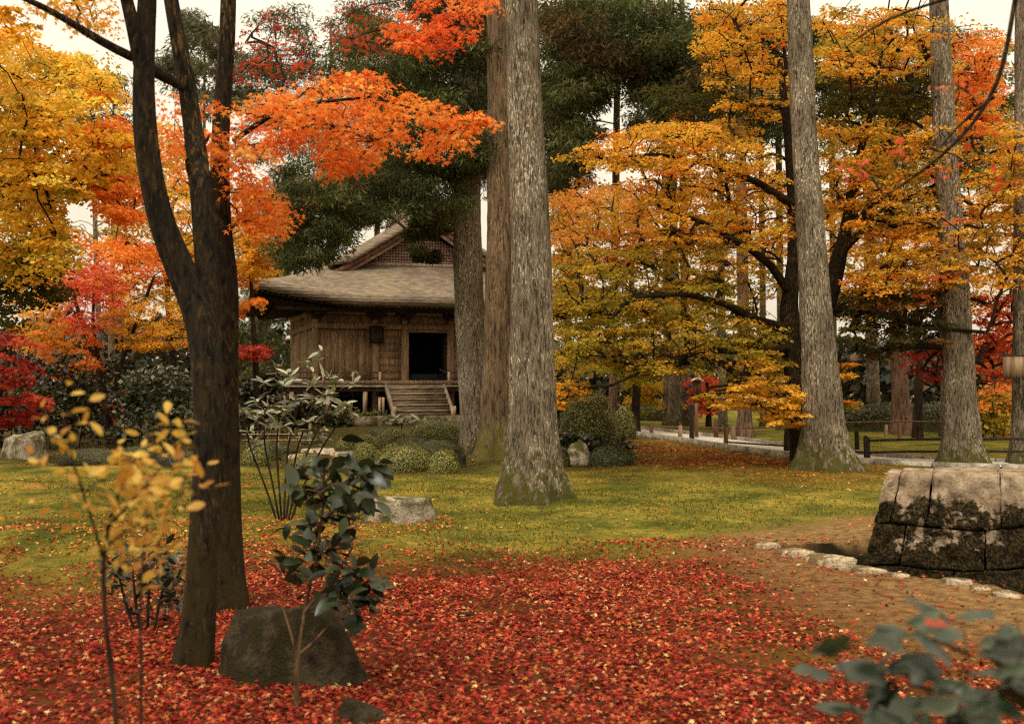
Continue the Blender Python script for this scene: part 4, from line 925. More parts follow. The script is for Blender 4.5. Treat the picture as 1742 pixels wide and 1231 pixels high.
zb = hprof(GA) - .15
gw = RW - GA
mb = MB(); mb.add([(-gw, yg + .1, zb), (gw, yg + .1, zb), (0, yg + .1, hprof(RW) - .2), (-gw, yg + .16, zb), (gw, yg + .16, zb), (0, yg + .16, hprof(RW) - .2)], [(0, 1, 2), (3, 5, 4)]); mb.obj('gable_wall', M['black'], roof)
mb = MB()
lw = gw - 1.2; zt = hprof(RW) - 1.1; zl = zb + .27
for i in range(-22, 23):
    x = i * .125
    z2 = zl + (zt - zl) * (1 - abs(x) / lw)
    if abs(x) < lw - .05: mb.box(x - .028, x + .028, yg + .03, yg + .07, zl, max(z2, zl + .05))
z = zl + .06
while z < zt - .1:
    hw = lw * (1 - (z - zl) / (zt - zl)); mb.box(-hw, hw, yg + .01, yg + .028, z - .026, z + .026); z += .125
mb.obj('gable_lattice', M['lattice'], roof)
hb('gable_sill', 'lattice', (-gw + .2, gw - .2, yg - .1, yg + .09, zb + .1, zb + .26), parent=roof)
mb = MB(); ap = hprof(RW)
mb.add([(x * q, y, ap - .45 - zz) for y in (t0 - OV + .0, t0 - OV + .055) for q in (1,) for x, zz in ((0, .75), (.2, .5), (.34, .42), (.28, .2), (.12, .1), (-.12, .1), (-.28, .2), (-.34, .42), (-.2, .5))],
       [(0, i, i + 1) for i in range(1, 8)] + [(9, 9 + i + 1, 9 + i) for i in range(1, 8)] + [(i, 9 + i, (i + 1) % 9) for i in range(9)] + [((i + 1) % 9, 9 + i, 9 + (i + 1) % 9) for i in range(9)])
mb.obj('gable_pendant', M['wood_red'], roof)
rg_ = hb('ridge', 'wood_wall', (-.3, .3, t0 - OV + .03, t1 - OV - .03, ap - .1, ap + .26), parent=roof)
hb('ridge_end', 'earth', (-.36, .36, t0 - OV - .10, t0 - OV + .029, ap - .16, ap + .42), parent=roof)
# double rafters under the eaves and plain bracket blocks
mb = MB()
for x in np.arange(-RW + .12, RW, .21):
    zc = float(roofz(np.array([x]), np.array([.1]))[0]) - .48
    mb.bar((x, -OV + .08, zc), (x, -1.1, zc + .10), .085, .1); mb.bar((x, -OV + 1.0, zc - .12), (x, .1, zc + .12), .09, .11)
mb.obj('rafters', M['wood_dark'], roof)['kind'] = 'stuff'
for s_ in (-1, 1):
    mb = MB()
    for y in np.arange(.12, RD, .21):
        zc = float(roofz(np.array([RW - .1]), np.array([y]))[0]) - .48; y_ = y - OV
        if y_ > -1.0: mb.bar((s_ * (RW - .08), y_, zc), (s_ * (HW + 1.1), y_, zc + .1), .085, .1); mb.bar((s_ * (RW - 1.), y_, zc - .12), (s_ * (HW - .1), y_, zc + .12), .09, .11)
    mb.obj('rafters', M['wood_dark'], roof)['kind'] = 'stuff'
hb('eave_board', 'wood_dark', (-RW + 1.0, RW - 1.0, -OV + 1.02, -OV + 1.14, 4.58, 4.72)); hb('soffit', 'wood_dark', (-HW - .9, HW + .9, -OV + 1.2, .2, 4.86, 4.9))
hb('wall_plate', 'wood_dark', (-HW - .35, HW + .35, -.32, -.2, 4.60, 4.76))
for x in PX:
    hb('bracket', 'wood_dark', (x - .16, x + .16, -.36, .1, 4.3, 4.46), (x - .42, x + .42, -.3, -.12, 4.461, 4.6)); hb('bracket_arm', 'wood_dark', (x - .09, x + .09, -.95, .1, 4.47, 4.598))

# ------------------------------------------------------------------ clipped azaleas and hedges
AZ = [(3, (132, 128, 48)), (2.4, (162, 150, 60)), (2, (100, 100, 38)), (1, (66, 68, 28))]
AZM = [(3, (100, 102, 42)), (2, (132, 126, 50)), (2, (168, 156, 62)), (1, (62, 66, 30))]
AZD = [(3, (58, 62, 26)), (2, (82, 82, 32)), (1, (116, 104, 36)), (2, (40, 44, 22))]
m, t, b, _ = newmat('shrub_core'); t.links.new(ramp(t, noise(t, coords(t), 20, 3), [(.3, srgb(40, 40, 20)), (.7, srgb(70, 68, 30))]), b.inputs['Base Color']); b.inputs['Roughness'].default_value = 1; M['core'] = m
def clipped(name, label, px, py, wpx, hpx, pal, n, seed, boxy=0., depth=.8, group='clipped azaleas before the hall', cat='shrub', leaf=.03, rough=.11):
    g = gp(px, py); d = g[1]; W = wpx / FPX * d / 2; H = hpx / FPX * d; Dp = W * depth
    c = g + np.array([0, Dp * .6, 0])
    v = unit(R.normal(size=(n, 3))); v[:, 2] = np.abs(v[:, 2]) ** .8; 
    v = np.sign(v) * np.abs(v) ** (1 - boxy); v /= np.max([np.linalg.norm(v, axis=1) ** (1 - boxy), np.full(n, 1e-3)], 0)[:, None] if boxy else 1
    mag = (1 + rough * fbm(v * 3 + seed * 5.1, 3, seed)) * R.uniform(.93, 1.02, n)
    P = v * mag[:, None] * np.array([W, Dp, H]); P[:, 2] = np.maximum(P[:, 2], -.01)
    Nn = v / np.array([W, Dp, H]) * min(W, H); Nn = unit(Nn) + R.normal(0, .22, (n, 3))
    col = pick(pal, n, .2)
    V, F, C = spray_mesh(P, Nn, R.normal(size=(n, 3)) + np.array([0, 0, .6]), leaf * R.uniform(.6, 1.3, n), KITE, col)
    th = thing(name, label, cat, c, 0, group)
    o = link('foliage', mesh('foliage', V, F, C), M['ever'], th); o['kind'] = 'stuff'
    bm = bmesh.new(); bmesh.ops.create_icosphere(bm, subdivisions=3, radius=1); Vc = np.array([q.co for q in bm.verts]); Fc = np.array([[q.index for q in f.verts] for f in bm.faces]); bm.free()
    Vc[:, 2] = np.maximum(Vc[:, 2], -.05); Vc = np.sign(Vc) * np.abs(Vc) ** (1 - boxy)
    Vc = Vc * (.9 + rough * fbm(Vc * 3 + seed * 5.1, 3, seed))[:, None] / (np.maximum(np.linalg.norm(Vc, axis=1), 1) ** boxy)[:, None]
    link('woody_core', mesh('woody_core', Vc * np.array([W, Dp, H]), Fc, None, True), M['core'], th)
    return th
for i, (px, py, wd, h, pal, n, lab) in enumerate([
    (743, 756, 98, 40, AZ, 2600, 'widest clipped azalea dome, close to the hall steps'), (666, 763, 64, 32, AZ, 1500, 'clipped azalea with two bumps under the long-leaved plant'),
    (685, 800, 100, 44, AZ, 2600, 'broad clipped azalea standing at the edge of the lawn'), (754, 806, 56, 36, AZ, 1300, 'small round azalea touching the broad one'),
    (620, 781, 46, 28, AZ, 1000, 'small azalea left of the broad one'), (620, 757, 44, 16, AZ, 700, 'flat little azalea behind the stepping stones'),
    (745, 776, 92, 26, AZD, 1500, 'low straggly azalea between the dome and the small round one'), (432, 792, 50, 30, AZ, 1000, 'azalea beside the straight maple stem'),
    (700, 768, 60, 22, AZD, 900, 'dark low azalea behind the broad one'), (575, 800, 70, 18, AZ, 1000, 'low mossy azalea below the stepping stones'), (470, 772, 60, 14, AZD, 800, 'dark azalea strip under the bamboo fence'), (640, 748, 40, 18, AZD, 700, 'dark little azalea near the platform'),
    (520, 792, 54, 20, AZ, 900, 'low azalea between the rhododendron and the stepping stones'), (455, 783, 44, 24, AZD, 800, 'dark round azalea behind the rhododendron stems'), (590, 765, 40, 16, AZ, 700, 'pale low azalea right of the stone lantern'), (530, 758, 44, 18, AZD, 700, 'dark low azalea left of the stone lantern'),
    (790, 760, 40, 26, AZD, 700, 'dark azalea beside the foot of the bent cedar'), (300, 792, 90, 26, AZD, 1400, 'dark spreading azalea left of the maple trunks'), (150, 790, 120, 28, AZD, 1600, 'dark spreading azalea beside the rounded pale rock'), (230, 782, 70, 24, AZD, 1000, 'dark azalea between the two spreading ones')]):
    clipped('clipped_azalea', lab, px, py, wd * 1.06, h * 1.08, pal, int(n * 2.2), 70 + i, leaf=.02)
clipped('clipped_bush', 'tall dark clipped bush dome beside the massive cedar', 1004, 766, 116, 102, AZM, 6000, 90, 0., .9, 'clipped bushes by the pale rock', 'bush', .035)
clipped('clipped_bush', 'narrow clipped bush leaning on the tall dark dome', 1062, 748, 48, 56, AZM, 2400, 91, 0., .9, 'clipped bushes by the pale rock', 'bush', .035)
clipped('clipped_bush', 'low flat-topped bush right of the pale rock', 1040, 796, 84, 36, AZD, 3000, 92, .35, .6, 'clipped bushes by the pale rock', 'bush', .03)
clipped('clipped_bush', 'low bush between the massive cedar and the pale rock', 954, 796, 34, 34, AZD, 1800, 93, .1, .8, 'clipped bushes by the pale rock', 'bush', .03)
clipped('hedge', 'long dark clipped hedge behind the far trunks', 1545, 734, 300, 50, AZD, 7000, 94, .6, .25, None, 'hedge', .07)
clipped('hedge', 'shaded hedge far beyond the roofed signpost', 1110, 716, 130, 26, AZD, 2600, 95, .5, .3, None, 'hedge', .07)
# leafy shrubs of the undergrowth
def shrub(label, px, py, wpx, hpx, pal, n, seed, leaf=.06, name='evergreen_shrub', group='undergrowth shrubs', cat='shrub', stems=3):
    g = gp(px, py); d = g[1]; W = wpx / FPX * d / 2; H = hpx / FPX * d
    nc = max(8, n // 70); C0 = unit(R.normal(size=(nc, 3))) * R.uniform(.3, 1, (nc, 1)); C0[:, 2] = .44 + .46 * C0[:, 2]
    C0 = C0 * np.array([W, W * .8, H]); T = g + C0
    S = np.repeat(np.arange(nc), n // nc); k = len(S); off = R.normal(size=(k, 3)) * np.array([1, 1, .7]) * W * .2
    P = T[S] + off; P[:, 2] = np.maximum(P[:, 2], g[2] + .03)
    c = pick(pal, nc, .2)[S] * .5 + pick(pal, k, .2) * .5
    lv = spray_mesh(P, R.normal(0, .7, (k, 3)) + np.array([0, 0, 1]), off + R.normal(0, .1, (k, 3)), leaf * R.uniform(.6, 1.4, k), KITE, c)
    st = [np.array([(g[0] + q, g[1], g[2] - .05, .02), (g[0] + q * 1.3, g[1], g[2] + H * .3, .012), (g[0] + q * 2, g[1], g[2] + H * .45, .006)]) for q in np.linspace(-W * .3, W * .3, stems)]
    paths = [(s_[:, :3], s_[:, 3]) for s_ in st] + grow(st, T[::2], .004, .015)
    return finish_tree(name, label, cat, g, [], paths, [lv], 'bark_twig', 'bark_twig', 'ever', group)
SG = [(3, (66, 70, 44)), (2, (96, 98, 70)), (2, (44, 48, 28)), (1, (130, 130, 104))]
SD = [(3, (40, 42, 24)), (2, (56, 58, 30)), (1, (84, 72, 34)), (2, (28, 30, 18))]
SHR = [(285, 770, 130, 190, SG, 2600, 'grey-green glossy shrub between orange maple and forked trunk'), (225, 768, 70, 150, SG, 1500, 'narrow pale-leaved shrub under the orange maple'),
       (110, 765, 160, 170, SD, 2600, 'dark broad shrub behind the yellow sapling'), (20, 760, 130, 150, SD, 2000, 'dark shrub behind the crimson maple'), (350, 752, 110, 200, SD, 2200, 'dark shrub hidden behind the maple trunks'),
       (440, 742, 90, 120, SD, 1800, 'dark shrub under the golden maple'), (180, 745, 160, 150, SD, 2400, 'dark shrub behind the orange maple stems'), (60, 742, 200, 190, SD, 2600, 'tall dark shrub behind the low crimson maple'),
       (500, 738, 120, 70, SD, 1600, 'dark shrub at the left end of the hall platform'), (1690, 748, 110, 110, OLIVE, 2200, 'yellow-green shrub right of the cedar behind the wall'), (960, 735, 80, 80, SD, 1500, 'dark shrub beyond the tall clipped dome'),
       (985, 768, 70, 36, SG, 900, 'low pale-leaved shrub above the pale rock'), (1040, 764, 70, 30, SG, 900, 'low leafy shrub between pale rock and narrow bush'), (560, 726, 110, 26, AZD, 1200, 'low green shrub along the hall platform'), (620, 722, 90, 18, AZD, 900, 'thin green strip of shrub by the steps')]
for i, (px, py, wd, h, pal, n, lab) in enumerate(SHR): shrub(lab, px, py, wd, h, pal, n, 100 + i, .05 + .0022 * (FPX * EYE / (py - HY)))
# distant wood that closes the view
W_ = [(4, (38, 40, 24)), (2, (54, 54, 28)), (1, (80, 66, 34)), (1, (110, 74, 34)), (2, (24, 26, 16))]
n = 34000; px = R.uniform(-500, 2300, n); d = R.uniform(66, 80, n)
hmax = np.where(px < 480, 5.6, np.where(px < 950, 4.8, 4.4)) + 1.3 * fbm(np.stack([px / 70, d * .1, d * 0], 1), 3, 3)
Pw = np.stack([(px - CX) / FPX * d, d, R.uniform(0, 1, n) ** .8 * hmax], 1)
V, F, C = spray_mesh(Pw, R.normal(size=(n, 3)), R.normal(size=(n, 3)), R.uniform(.3, .7, n), KITE, pick(W_, n, .2))
tag(link('distant_wood', mesh('distant_wood', V, F, C), M['ever']), 'dark distant wood closing the view behind the garden', 'wood', kind='stuff')

# ------------------------------------------------------------------ fences, signs, lantern
M['post_dark'] = woodmat('dark_fence_wood', srgb(34, 28, 22), srgb(62, 50, 38)); M['post_pale'] = woodmat('pale_fence_wood', srgb(120, 92, 70), srgb(176, 148, 120)); M['post_red'] = woodmat('brown_fence_wood', srgb(84, 56, 40), srgb(128, 92, 68))
def post(label, px, y0, y1, wpx, mat, group):
    g = gp(px, y1); d = g[1]; r = wpx / 2 / FPX * d; h = (y1 - y0) / FPX * d
    mb = MB(); mb.tube([(0, 0, -.1), (0, 0, h * .5), (R.normal(0, .01), 0, h - .02), (0, 0, h)], [r, r * .98, r * .96, r * .8], 10)
    o = mb.obj('fence_post', M[mat], None, smooth=False); o.location = g; return tag(o, label, 'post', group), g, h
near = [(1177, 690, 752, 9, 'post_dark', 'tall dark fence post at the start of the pale path'), (1235, 728, 761, 8, 'post_red', 'brown fence post on the near side of the path, next after the tall one'),
        (1338, 729, 772, 10, 'post_dark', 'dark fence post beside the foot of the golden maple'), (1475, 742, 787, 11, 'post_dark', 'stout dark fence post between the two tall cedars'), (1611, 741, 797, 11, 'post_dark', 'dark fence post touching the cedar behind the wall')]
far = [(1108, 720, 743, 7, 'post_red', 'brown fence post beside the narrow clipped bush'), (1157, 724, 748, 8, 'post_pale', 'pale stone-coloured post just left of the tall dark post'), (1218, 714, 748, 8, 'post_red', 'brown fence post on the far side of the path'),
       (1247, 726, 752, 8, 'post_pale', 'pale fence post on the far side of the path'), (1458, 735, 770, 8, 'post_dark', 'dark fence post just behind the stout one'), (1507, 723, 745, 6, 'post_pale', 'pale thin post on the lawn before the hedge'), (1530, 725, 747, 6, 'post_red', 'brown thin post at the foot of the stout far cedar')]
NG = [post(l, px, y0, y1, wp, mt, 'fence posts along the path') for px, y0, y1, wp, mt, l in near]; FG = [post(l, px, y0, y1, wp, mt, 'fence posts along the path') for px, y0, y1, wp, mt, l in far]
def rail(label, pts, r, mat='post_dark'):
    P = resample(np.array(pts, float), .8); mb = MB(); mb.tube(P, r, 6); o = mb.obj('fence_rail', M[mat], None, P[0]); o.location = P[0]; tag(o, label, 'rail', 'fence rails along the path')
def ht(e, f): return e[1] + np.array([0, 0, e[2] * f])
rail('dark upper rail strung from the stout post past the cedar behind the wall', [ht(NG[3], .85), ht(NG[4], .8), ht(NG[4], .8) + np.array([4., -1, 0])], .025)
rail('dark lower rail strung from the stout post past the cedar behind the wall', [ht(NG[3], .4), ht(NG[4], .42), ht(NG[4], .42) + np.array([4., -1, 0])], .025)
rail('thin dark rail from the maple foot to the stout post', [ht(NG[2], .3), ht(NG[3], .4)], .022)
rail('thin dark rail between brown post and maple foot', [ht(NG[1], .25), ht(NG[2], .3)], .022)
rail('long thin reddish rail in front of the far trunks', [ht(FG[0], .85), ht(FG[2], .6), ht(FG[3], .8), np.array([*gd(1458, 744), .5]), np.array([*gd(1720, 746), .5])], .022, 'post_red')
# roofed signpost
g = gp(1185, 748); d = g[1]; px2m = d / FPX
sg = thing('signpost', 'slim wooden signpost with a small roofed notice board by the path', 'signpost', g)
mb = MB(); mb.box(-.045, .045, -.045, .045, -.1, 62 * px2m); mb.obj('pole', M['post_red'], sg)
mb = MB(); mb.box(-.13, .13, -.075, -.047, 78 * px2m, 100 * px2m); mb.box(-.04, .04, -.04, .04, 62 * px2m, 99 * px2m); mb.obj('notice_board', M['post_red'], sg)
mb = MB(); z = 100 * px2m; mb.bar((0, -.06, z + .09), (.17, -.06, z - .01), .3, .03); mb.bar((-.002, -.06, z + .088), (-.17, -.06, z - .012), .3, .03); mb.obj('little_roof', M['gravel'], sg)
# board on the right-hand cedar
g = gp(1746, 794); p = at(1724, 640, g[1] - .55)
wb = thing('wooden_board', 'square weathered wooden board fixed to the cedar trunk', 'board', p)
q = g[1] / FPX
mb = MB(); mb.box(-17 * q, 30 * q, -.02, .02, 0, 34 * q); mb.obj('panel', M['wood_wall'], wb)
mb = MB(); mb.box(-18.5 * q, 31 * q, -.035, .03, 34 * q + .001, 36 * q); mb.box(-18.5 * q, 31 * q, -.035, .03, -2 * q, -.001); mb.box(14 * q, 22 * q, .021, .4, 10 * q, 26 * q); mb.obj('frame', M['wood_dark'], wb)
# small stone lantern
g = gp(552, 752); s_ = 25 / FPX * g[1]
ln = thing('stone_lantern', 'tiny pale stone lantern beside the stepping stones', 'lantern', g)
def lathe(prof, k, name, parent, mat):
    mb = MB(); P = [(0, 0, z) for r, z in prof]; V, F = tube(P, [max(r, .001) for r, z in prof], k); mb.add(V, F); mb.obj(name, mat, parent)
lathe([(.0, -.02), (.3 * s_, -.02), (.3 * s_, .1 * s_), (.16 * s_, .16 * s_)], 6, 'base', ln, M['rock_pale']); lathe([(.13 * s_, .15 * s_), (.11 * s_, .4 * s_), (.14 * s_, .46 * s_)], 8, 'shaft', ln, M['rock_pale'])
lathe([(0, .46 * s_), (.27 * s_, .461 * s_), (.2 * s_, .53 * s_), (.19 * s_, .7 * s_), (0, .7 * s_)], 6, 'fire_box', ln, M['rock_pale']); lathe([(0, .7 * s_), (.38 * s_, .705 * s_), (.3 * s_, .78 * s_), (.08 * s_, .9 * s_), (.08 * s_, .95 * s_), (.0, 1.04 * s_)], 6, 'cap', ln, M['rock_pale'])
# low bamboo fence
g = gp(420, 762); d = g[1]
bf = thing('bamboo_fence', 'low bamboo fence behind the rhododendron', 'fence', g); q = d / FPX
for i in range(7):
    mb = MB(); mb.tube([(i * 18 * q, .0, -.05), (i * 18 * q, 0, (34 if i % 3 == 0 else 26) * q)], .022, 6); mb.obj('stake', M['post_pale'], bf)
for z in (12, 22):
    mb = MB(); mb.tube([(-8 * q, -.04, z * q), (60 * q, -.045, z * q + .01), (118 * q, -.04, z * q)], .016, 6); mb.obj('bamboo_rail', M['post_pale'], bf)

# ------------------------------------------------------------------ plants with large single leaves
def leaf_shape(name, L, W, curl=.12, fold=.15, nseg=5, lobed=False, mat=None, thick=0):
    V, F = [], []
    for i in range(nseg + 1):
        t_ = i / nseg; w_ = W * math.sin(math.pi * min(1, t_ ** .85 * .97 + .02)) ** .8 * .5
        if lobed: w_ *= 1 + .35 * math.cos(t_ * 12)
        y = L * t_; z = -curl * L * t_ * t_
        V += [(-w_, y, z + fold * w_), (0, y, z), (w_, y, z + fold * w_)]
    for i in range(nseg):
        a = i * 3; F += [(a, a + 1, a + 4, a + 3), (a + 1, a + 2, a + 5, a + 4)]
    me = mesh(name, np.array(V), np.array(F), None, True)
    if mat: me.materials.append(mat)
    return me
def put_leaf(me, parent, p, dirn, nrm, s, off, name='leaf'):
    o = bpy.data.objects.new(name, me); COL.objects.link(o); o.parent = parent
    y = Vector(dirn).normalized(); z = Vector(nrm); z = (z - y * z.dot(y)).normalized(); x = y.cross(z)
    from mathutils import Matrix
    o.matrix_local = Matrix(((x[0] * s, y[0] * s, z[0] * s, p[0] - off[0]), (x[1] * s, y[1] * s, z[1] * s, p[1] - off[1]), (x[2] * s, y[2] * s, z[2] * s, p[2] - off[2]), (0, 0, 0, 1)))
    return o
def lobed_leaf(r, droop):
    n = 20; V = [(0, 0, .04 * r)]
    for i in range(n):
        a = (i + .5) / n * 2 * math.pi; q = r * (.86 + .13 * math.cos(5 * a) + .03 * math.cos(15 * a)) * (1.25 if abs(a) < .5 or a > 5.8 else 1) * (1 if abs(a - math.pi) > .3 else .6); V.append((q * math.sin(a), q * math.cos(a) + r * .6, -droop * q * q / r))
    me = mesh('leaf', np.array(V), np.array([(0, i, i % n + 1) for i in range(1, n + 1)])); me.materials.append(LM['big']); return me
LM = {'yellow': objleafmat('yellow_leaf', srgb(186, 124, 40), srgb(244, 206, 96), .45, .5, .3), 'camellia': objleafmat('camellia_leaf', srgb(26, 36, 20), srgb(60, 70, 42), .1, .35, .4),
      'rhodo': objleafmat('rhododendron_leaf', srgb(62, 66, 40), srgb(172, 170, 136), .15, .35, .6), 'big': objleafmat('blue_green_leaf', srgb(26, 36, 20), srgb(66, 80, 56), .2, .4, .5), 'redleaf': objleafmat('caught_red_leaf', srgb(186, 40, 34), srgb(214, 70, 40), .3, .5, .3), 'dark': objleafmat('dark_shrub_leaf', srgb(30, 34, 24), srgb(58, 60, 38), .1, .35, .5)}  # pale end of the rhododendron range paints highlights into the leaf colour
LS = {'yellow': [leaf_shape('leaf', .062, .034, c_, .2, 4, mat=LM['yellow']) for c_ in (.05, .25, -.1)], 'camellia': [leaf_shape('leaf', .075, .042, c_, .2, 4, mat=LM['camellia']) for c_ in (.1, .3)],
      'rhodo': [leaf_shape('leaf', .16, .05, c_, .25, 4, mat=LM['rhodo']) for c_ in (.1, .3)], 'big': [lobed_leaf(.075, c_) for c_ in (.1, .25)], 'dark': [leaf_shape('leaf', .06, .028, .15, .2, 4, mat=LM['dark'])]}
def plant(name, label, cat, base, stems, tips, kind, n_per, size=1., spread=.05, upb=.2, whorl=False, rmin=.003, bark='bark_twig', rmax=.01):
    th = thing(name, label, cat, base)
    mb = MB()
    for s_ in stems:
        Q = resample(s_, .06); mb.tube(Q[:, :3], Q[:, 3], 7)
    for P, r in grow(stems, tips, rmin, rmax, up=.08): mb.tube(P, r, 5, cap=False)
    mb.obj('stems', M[bark], th, base, True)
    for tp in tips:
        ax = unit(np.array([R.normal(0, .35), R.normal(0, .35), 1]))
        for k in range(n_per):
            if whorl:
                a = k / n_per * 2 * math.pi + R.uniform(-.3, .3); dv = np.array([math.cos(a), math.sin(a), R.uniform(-.3, 1.1)]); p = tp + R.normal(0, .012, 3)
            else:
                p = tp + R.normal(0, spread, 3); dv = unit(R.normal(size=3)) * np.array([1, 1, .6]) + np.array([0, 0, upb])
            nv_ = ax + R.normal(0, .4, 3) if kind != 'big' else np.array([R.normal(0, .25), R.normal(0, .25) - .15, 1.])
            put_leaf(LS[kind][R.integers(len(LS[kind]))], th, p, dv, nv_, size * R.uniform(.7, 1.25), base)
    return th
# yellow sapling close to the camera
D1 = 3.1
base = np.array([at(205, 1330, D1)[0], D1, gz(at(205, 1330, D1)[0], D1)])
st = [pts_px([(212, 1456, D1, 9), (205, 1330, D1, 9), (196, 1200, D1, 8), (182, 1080, D1, 8), (172, 980, D1, 8), (180, 900, D1, 7), (196, 840, D1, 5), (230, 780, D1, 3)]),
      pts_px([(236, 1456, D1 + .1, 7), (240, 1231, D1 + .1, 6), (241, 1100, D1 + .1, 5), (236, 1000, D1 + .1, 4), (250, 900, D1 + .1, 3)]),
      pts_px([(176, 950, D1, 5), (150, 860, D1 - .1, 4), (118, 780, D1 - .2, 3), (112, 710, D1 - .2, 2)]), pts_px([(180, 900, D1, 5), (240, 840, D1, 4), (300, 760, D1 + .05, 3)]), pts_px([(176, 930, D1, 4), (250, 880, D1 + .1, 3), (330, 825, D1 + .1, 2)])]
st[0][0, 2] = st[1][0, 2] = base[2] - .02
tips = np.vstack([sample_region([(150, 880), (180, 800), (280, 780), (330, 820), (320, 900), (200, 940)], D1 - .25, D1 + .25, 48), sample_region(ell(130, 700, 28, 14), D1 - .25, D1 - .15, 3), sample_region(ell(300, 740, 40, 26), D1 - .1, D1 + .2, 5), sample_region(ell(100, 760, 24, 40), D1 - .3, D1, 4), sample_region(ell(250, 950, 50, 24), D1 - .1, D1 + .2, 6), sample_region(ell(45, 835, 30, 12), D1 - .2, D1, 2), sample_region(ell(220, 780, 40, 30), D1 - .2, D1 + .2, 5)])
plant('sapling', 'thin sapling with yellow oval leaves in front of the forked maple', 'sapling', base, st, tips, 'yellow', 4, .66, .036, .1, rmin=.0012, rmax=.003)
# dark little shrub behind the sapling
gD = gp(245, 1075); dD = gD[1]
tips = sample_region([(170, 960), (310, 950), (312, 1040), (280, 1060), (210, 1050)], dD - .3, dD + .3, 36)
st = [pts_px([(245 + a, 1080, dD, 6), (240 + a * 2, 1020, dD, 5), (240 + a * 3, 960, dD, 3)]) for a in (-14, -5, 6, 16)]
plant('evergreen_shrub', 'small dark shrub behind the yellow sapling', 'shrub', gD, st, tips, 'dark', 7, 1.25, .05, .2, rmin=.002, rmax=.006)
# camellia by the boulder
gC = gp(506, 1203); dC = gC[1]
st = [pts_px([(505, 1206, dC, 10), (504, 1150, dC, 8), (508, 1100, dC, 7), (520, 1030, dC + .1, 6), (540, 940, dC + .15, 5), (550, 860, dC + .15, 4), (552, 800, dC + .15, 3)]), pts_px([(506, 1120, dC, 5), (492, 1060, dC, 5), (480, 1030, dC, 3)]), pts_px([(512, 1110, dC, 6), (540, 1090, dC - .05, 5), (552, 1070, dC - .05, 3)]), pts_px([(518, 1040, dC + .05, 6), (570, 980, dC + .1, 5), (600, 930, dC + .1, 4)])]
tips = np.vstack([sample_region([(490, 830), (530, 785), (590, 775), (635, 800), (645, 840), (600, 870), (580, 940), (500, 930)], dC - .15, dC + .4, 44), sample_region([(480, 960), (540, 930), (600, 950), (640, 1000), (620, 1040), (560, 1020), (500, 990)], dC - .1, dC + .3, 31)])
plant('camellia_bush', 'young camellia with dark glossy leaves growing over the boulder', 'bush', gC, st, tips, 'camellia', 4, 1.5, .045, .0, rmin=.002, rmax=.005, bark='bark_stem')
# rhododendron on the lawn
gR = gp(480, 886); dR = gR[1]
st = [pts_px([(482 + a * .25, 888, dR, 4), (482 + a * .7, 830, dR, 3.5), (484 + a * 1.4, 760, dR, 3), (500 + a * 2.2, 680, dR, 3)]) for a in (-42, -24, -10, 4, 16, 30, 46)]
tips = np.vstack([sample_region([(405, 700), (470, 620), (560, 585), (605, 610), (625, 660), (600, 700), (540, 720), (440, 730)], dR - .6, dR + .6, 42), sample_region([(405, 720), (600, 690), (560, 760), (440, 770)], dR - .4, dR + .4, 12)])
plant('rhododendron', 'tall rhododendron with whorls of long leaves, some tinted pale as highlights, before the hall', 'bush', gR, st, tips, 'rhodo', 6, 1.08, .03, .2, True, rmin=.003, rmax=.008)
gR2 = gp(682, 752); dR2 = gR2[1]
plant('broadleaf_plant', 'small plant with long pale leaves above the clipped azaleas', 'plant', gR2, [pts_px([(682, 754, dR2, 3), (682, 735, dR2, 3), (684, 722, dR2, 2)]), pts_px([(684, 752, dR2, 3), (700, 735, dR2, 2), (706, 726, dR2, 2)])], sample_region(ell(682, 716, 40, 14), dR2 - .4, dR2 + .4, 9), 'rhodo', 6, 1.6, .03, .2, True, rmin=.006, rmax=.012)
# large-leaved bush at the lower right, close to the camera
dB = 2.35; gB = np.array([at(1640, 1400, dB)[0], dB, gz(at(1640, 1400, dB)[0], dB)])
st = [np.array([(gB[0] + a * .4, gB[1], gB[2] - .02, .009), (gB[0] + a, gB[1] - .02, .55, .007), (gB[0] + a * 1.6, gB[1], .95, .004)]) for a in (-.14, -.02, .1, .2)]
tips = np.array([at(x, y, dB + R.uniform(-.2, .25)) for x, y in [(1420, 1108), (1500, 1120), (1560, 1130), (1545, 1060), (1640, 1070), (1690, 1085), (1725, 1050), (1600, 1170), (1650, 1150), (1680, 1190), (1560, 1200), (1480, 1215), (1440, 1240), (1620, 1230), (1720, 1150), (1730, 1210), (1530, 1240), (1700, 1110), (1790, 1000), (1800, 1100), (1790, 1200)]])
bush = plant('broadleaf_bush', 'out-of-focus bush of large blue-green leaves with caught red maple leaves', 'bush', gB, st, tips, 'big', 3, .66, .04, .0, rmin=.0015, rmax=.005)
sm = mesh('caught_leaf', STAR[0] * .03, STAR[1]); sm.materials.append(LM['redleaf'])
for x, y in [(1440, 1112), (1580, 1054), (1600, 1062), (1560, 1212)]:
    put_leaf(sm, bush, at(x, y, dB - .15), R.normal(size=3), (R.normal(0, .4), -.3, 1), .8, gB, 'caught_leaf')

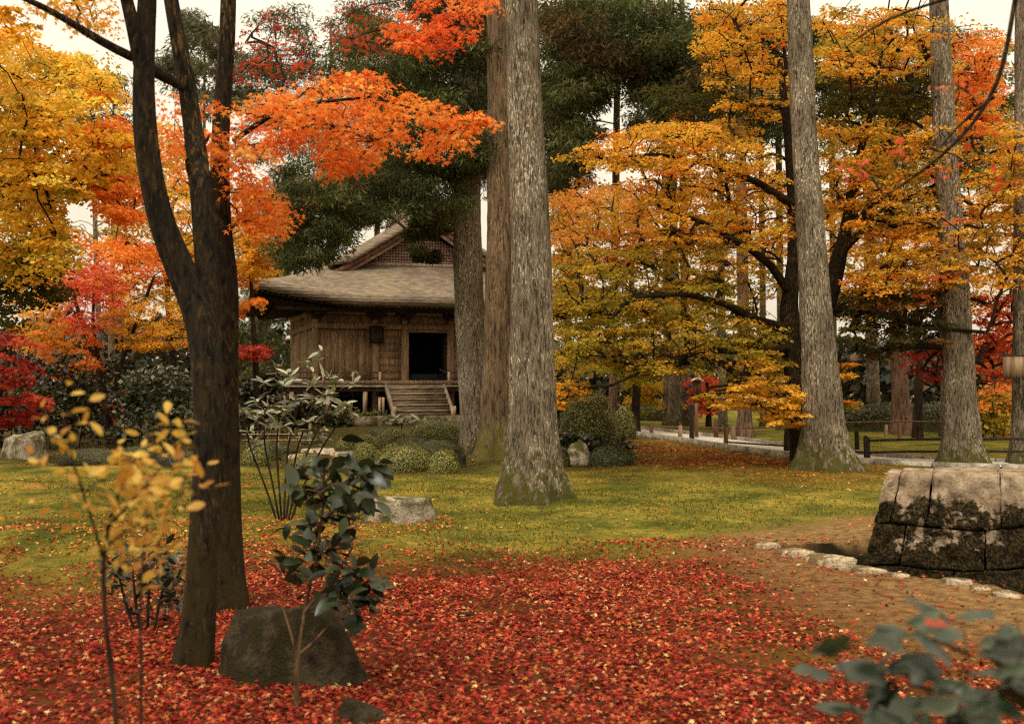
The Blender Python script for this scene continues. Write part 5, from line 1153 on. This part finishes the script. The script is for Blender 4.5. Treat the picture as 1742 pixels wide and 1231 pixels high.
# ------------------------------------------------------------------ fallen leaves, moss blades, a fallen twig
LRED = [(5, (162, 48, 38)), (4, (178, 66, 43)), (2.6, (194, 96, 56)), (3.4, (122, 31, 27)), (1.4, (208, 138, 90)), (3, (94, 44, 28)), (.5, (226, 184, 130)), (1.2, (180, 104, 46))]
LMIX = [(3, (204, 110, 44)), (2, (186, 66, 40)), (2, (222, 150, 64)), (2, (150, 84, 36)), (1, (220, 176, 110))]
def scatter(n, x0, x1, y0, y1, keep, size, pal, tmpl, lift=.012, nj=.4):
    q = np.stack([R.uniform(x0, x1, n), R.uniform(y0, y1, n)], 1); k = keep(q); q = q[R.uniform(0, 1, n) < k]; n = len(q)
    z = gh(q[:, 0], q[:, 1]) + np.abs(R.normal(0, lift, n)) + size * .12
    P = np.column_stack([q, z]); Nn = np.stack([R.normal(0, nj, n), R.normal(0, nj, n), np.ones(n)], 1)
    return spray_mesh(P, Nn, np.stack([R.normal(size=n), R.normal(size=n), np.zeros(n)], 1), size * R.uniform(.65, 1.25, n), tmpl, pick(pal, n, .16))
def kcarpet(q):
    P3 = np.column_stack([q, q[:, 0] * 0]); wp = .35 * fbm(P3 * .9, 4, 21); d = distpoly(q, CARPET) * np.where(inpoly(q, CARPET), 1, -1) + wp
    k = np.clip(d / 1.5 + .4, 0, 1) * np.clip(.74 + .75 * fbm(P3 * 1.3, 3, 33), .22, 1)
    k = np.maximum(k, np.where(q[:, 0] < -1.5, .34, .12) * (fbm(P3 * 1.6, 3, 44) > -.15) * np.exp(-np.maximum(-d - .4, 0) / 1.4)); k = np.where(inpoly(q, DIRT), np.maximum(k * .45, .035), k); return np.where(inpoly(q, DITCH), .08, k)
mb = MB(); mb.add(*scatter(78000, -4.6, 4.4, 4.0, 7.6, kcarpet, .027, LRED, STAR5T)); mb.add(*scatter(110000, -6.6, 6.2, 7.5, 12.2, kcarpet, .027, LRED, TRI)); mb.add(*scatter(5000, -5, 5, 1.5, 4.0, kcarpet, .033, LRED, STAR))
o = mb.obj('fallen_maple_leaves', M['litter']); tag(o, 'red maple leaves carpeting the ground in the foreground', 'fallen leaves', kind='stuff')
def kor(q):
    P3 = np.column_stack([q, q[:, 0] * 0]); d = distpoly(q, ORANGE) * np.where(inpoly(q, ORANGE), 1, -1) + .9 * fbm(P3 * .5, 3, 7)
    return np.clip(d / 3 + .4, 0, 1) * .9
mb = MB(); mb.add(*scatter(15000, 1.5, 12, 18.5, 33, kor, .045, LMIX, TRI)); o = mb.obj('fallen_maple_leaves', M['litter']); tag(o, 'orange and brown fallen leaves under the wide golden maple', 'fallen leaves', kind='stuff')
def ksparse(q):
    P3 = np.column_stack([q, q[:, 0] * 0]); return np.clip(.25 + .9 * fbm(P3 * .6, 3, 61), .03, 1) * np.where(inpoly(q, CARPET), 0, 1) * np.where(inpoly(q, DITCH), .2, 1) * np.clip(1.3 - q[:, 1] / 30, .15, 1) * np.where((q[:, 0] < -.8) & (q[:, 1] < 15), 2.6, 1)
mb = MB(); mb.add(*scatter(20000, -11, 9, 9, 30, ksparse, .034, LMIX, TRI)); mb.add(*scatter(9000, -8.5, -.6, 8.2, 14, ksparse, .03, LMIX, TRI)); mb.add(*scatter(5000, -1, 3.5, 9.6, 12.5, ksparse, .03, LRED, TRI)); o = mb.obj('fallen_maple_leaves', M['litter']); tag(o, 'scattered orange leaves lying on the moss lawn', 'fallen leaves', kind='stuff')
MOS = [(3, (122, 116, 44)), (2, (150, 134, 54)), (2, (88, 92, 36)), (1.2, (170, 144, 66)), (1.4, (66, 74, 30))]
n = 110000; q = np.stack([R.uniform(-9.5, 7, n), 8.2 + 13 * R.uniform(0, 1, n) ** 1.3], 1)
P3 = np.column_stack([q, q[:, 0] * 0]); cin = inpoly(q, CARPET); keep = (R.uniform(0, 1, n) < np.where(cin, .12, 1)) & ~inpoly(q, DIRT) & ~inpoly(q, DITCH) & (np.abs(q[:, 0] / q[:, 1]) < .62) & (R.uniform(0, 1, n) < np.clip(.6 + fbm(P3 * .8, 3, 71), .1, 1))
q = q[keep]; n = len(q); Pm = np.column_stack([q, gh(q[:, 0], q[:, 1]) - .004])
up_ = np.column_stack([R.normal(0, .5, n), R.normal(0, .5, n), np.ones(n)])
V, F, C = spray_mesh(Pm, np.column_stack([R.normal(size=n), R.normal(size=n) - .6, R.normal(0, .3, n)]), up_, R.uniform(.016, .045, n), BLADE, pick(MOS, n, .18))
o = link('moss', mesh('moss', V, F, C), M['moss_tuft']); tag(o, 'yellow-green moss blades covering the lawn', 'moss', kind='stuff')
g = gp(790, 1047); mb = MB(); mb.tube([(-.11, 0, .02), (-.03, .01, .025), (.05, -.005, .02), (.1, .01, .022)], [.006, .01, .009, .005], 6)
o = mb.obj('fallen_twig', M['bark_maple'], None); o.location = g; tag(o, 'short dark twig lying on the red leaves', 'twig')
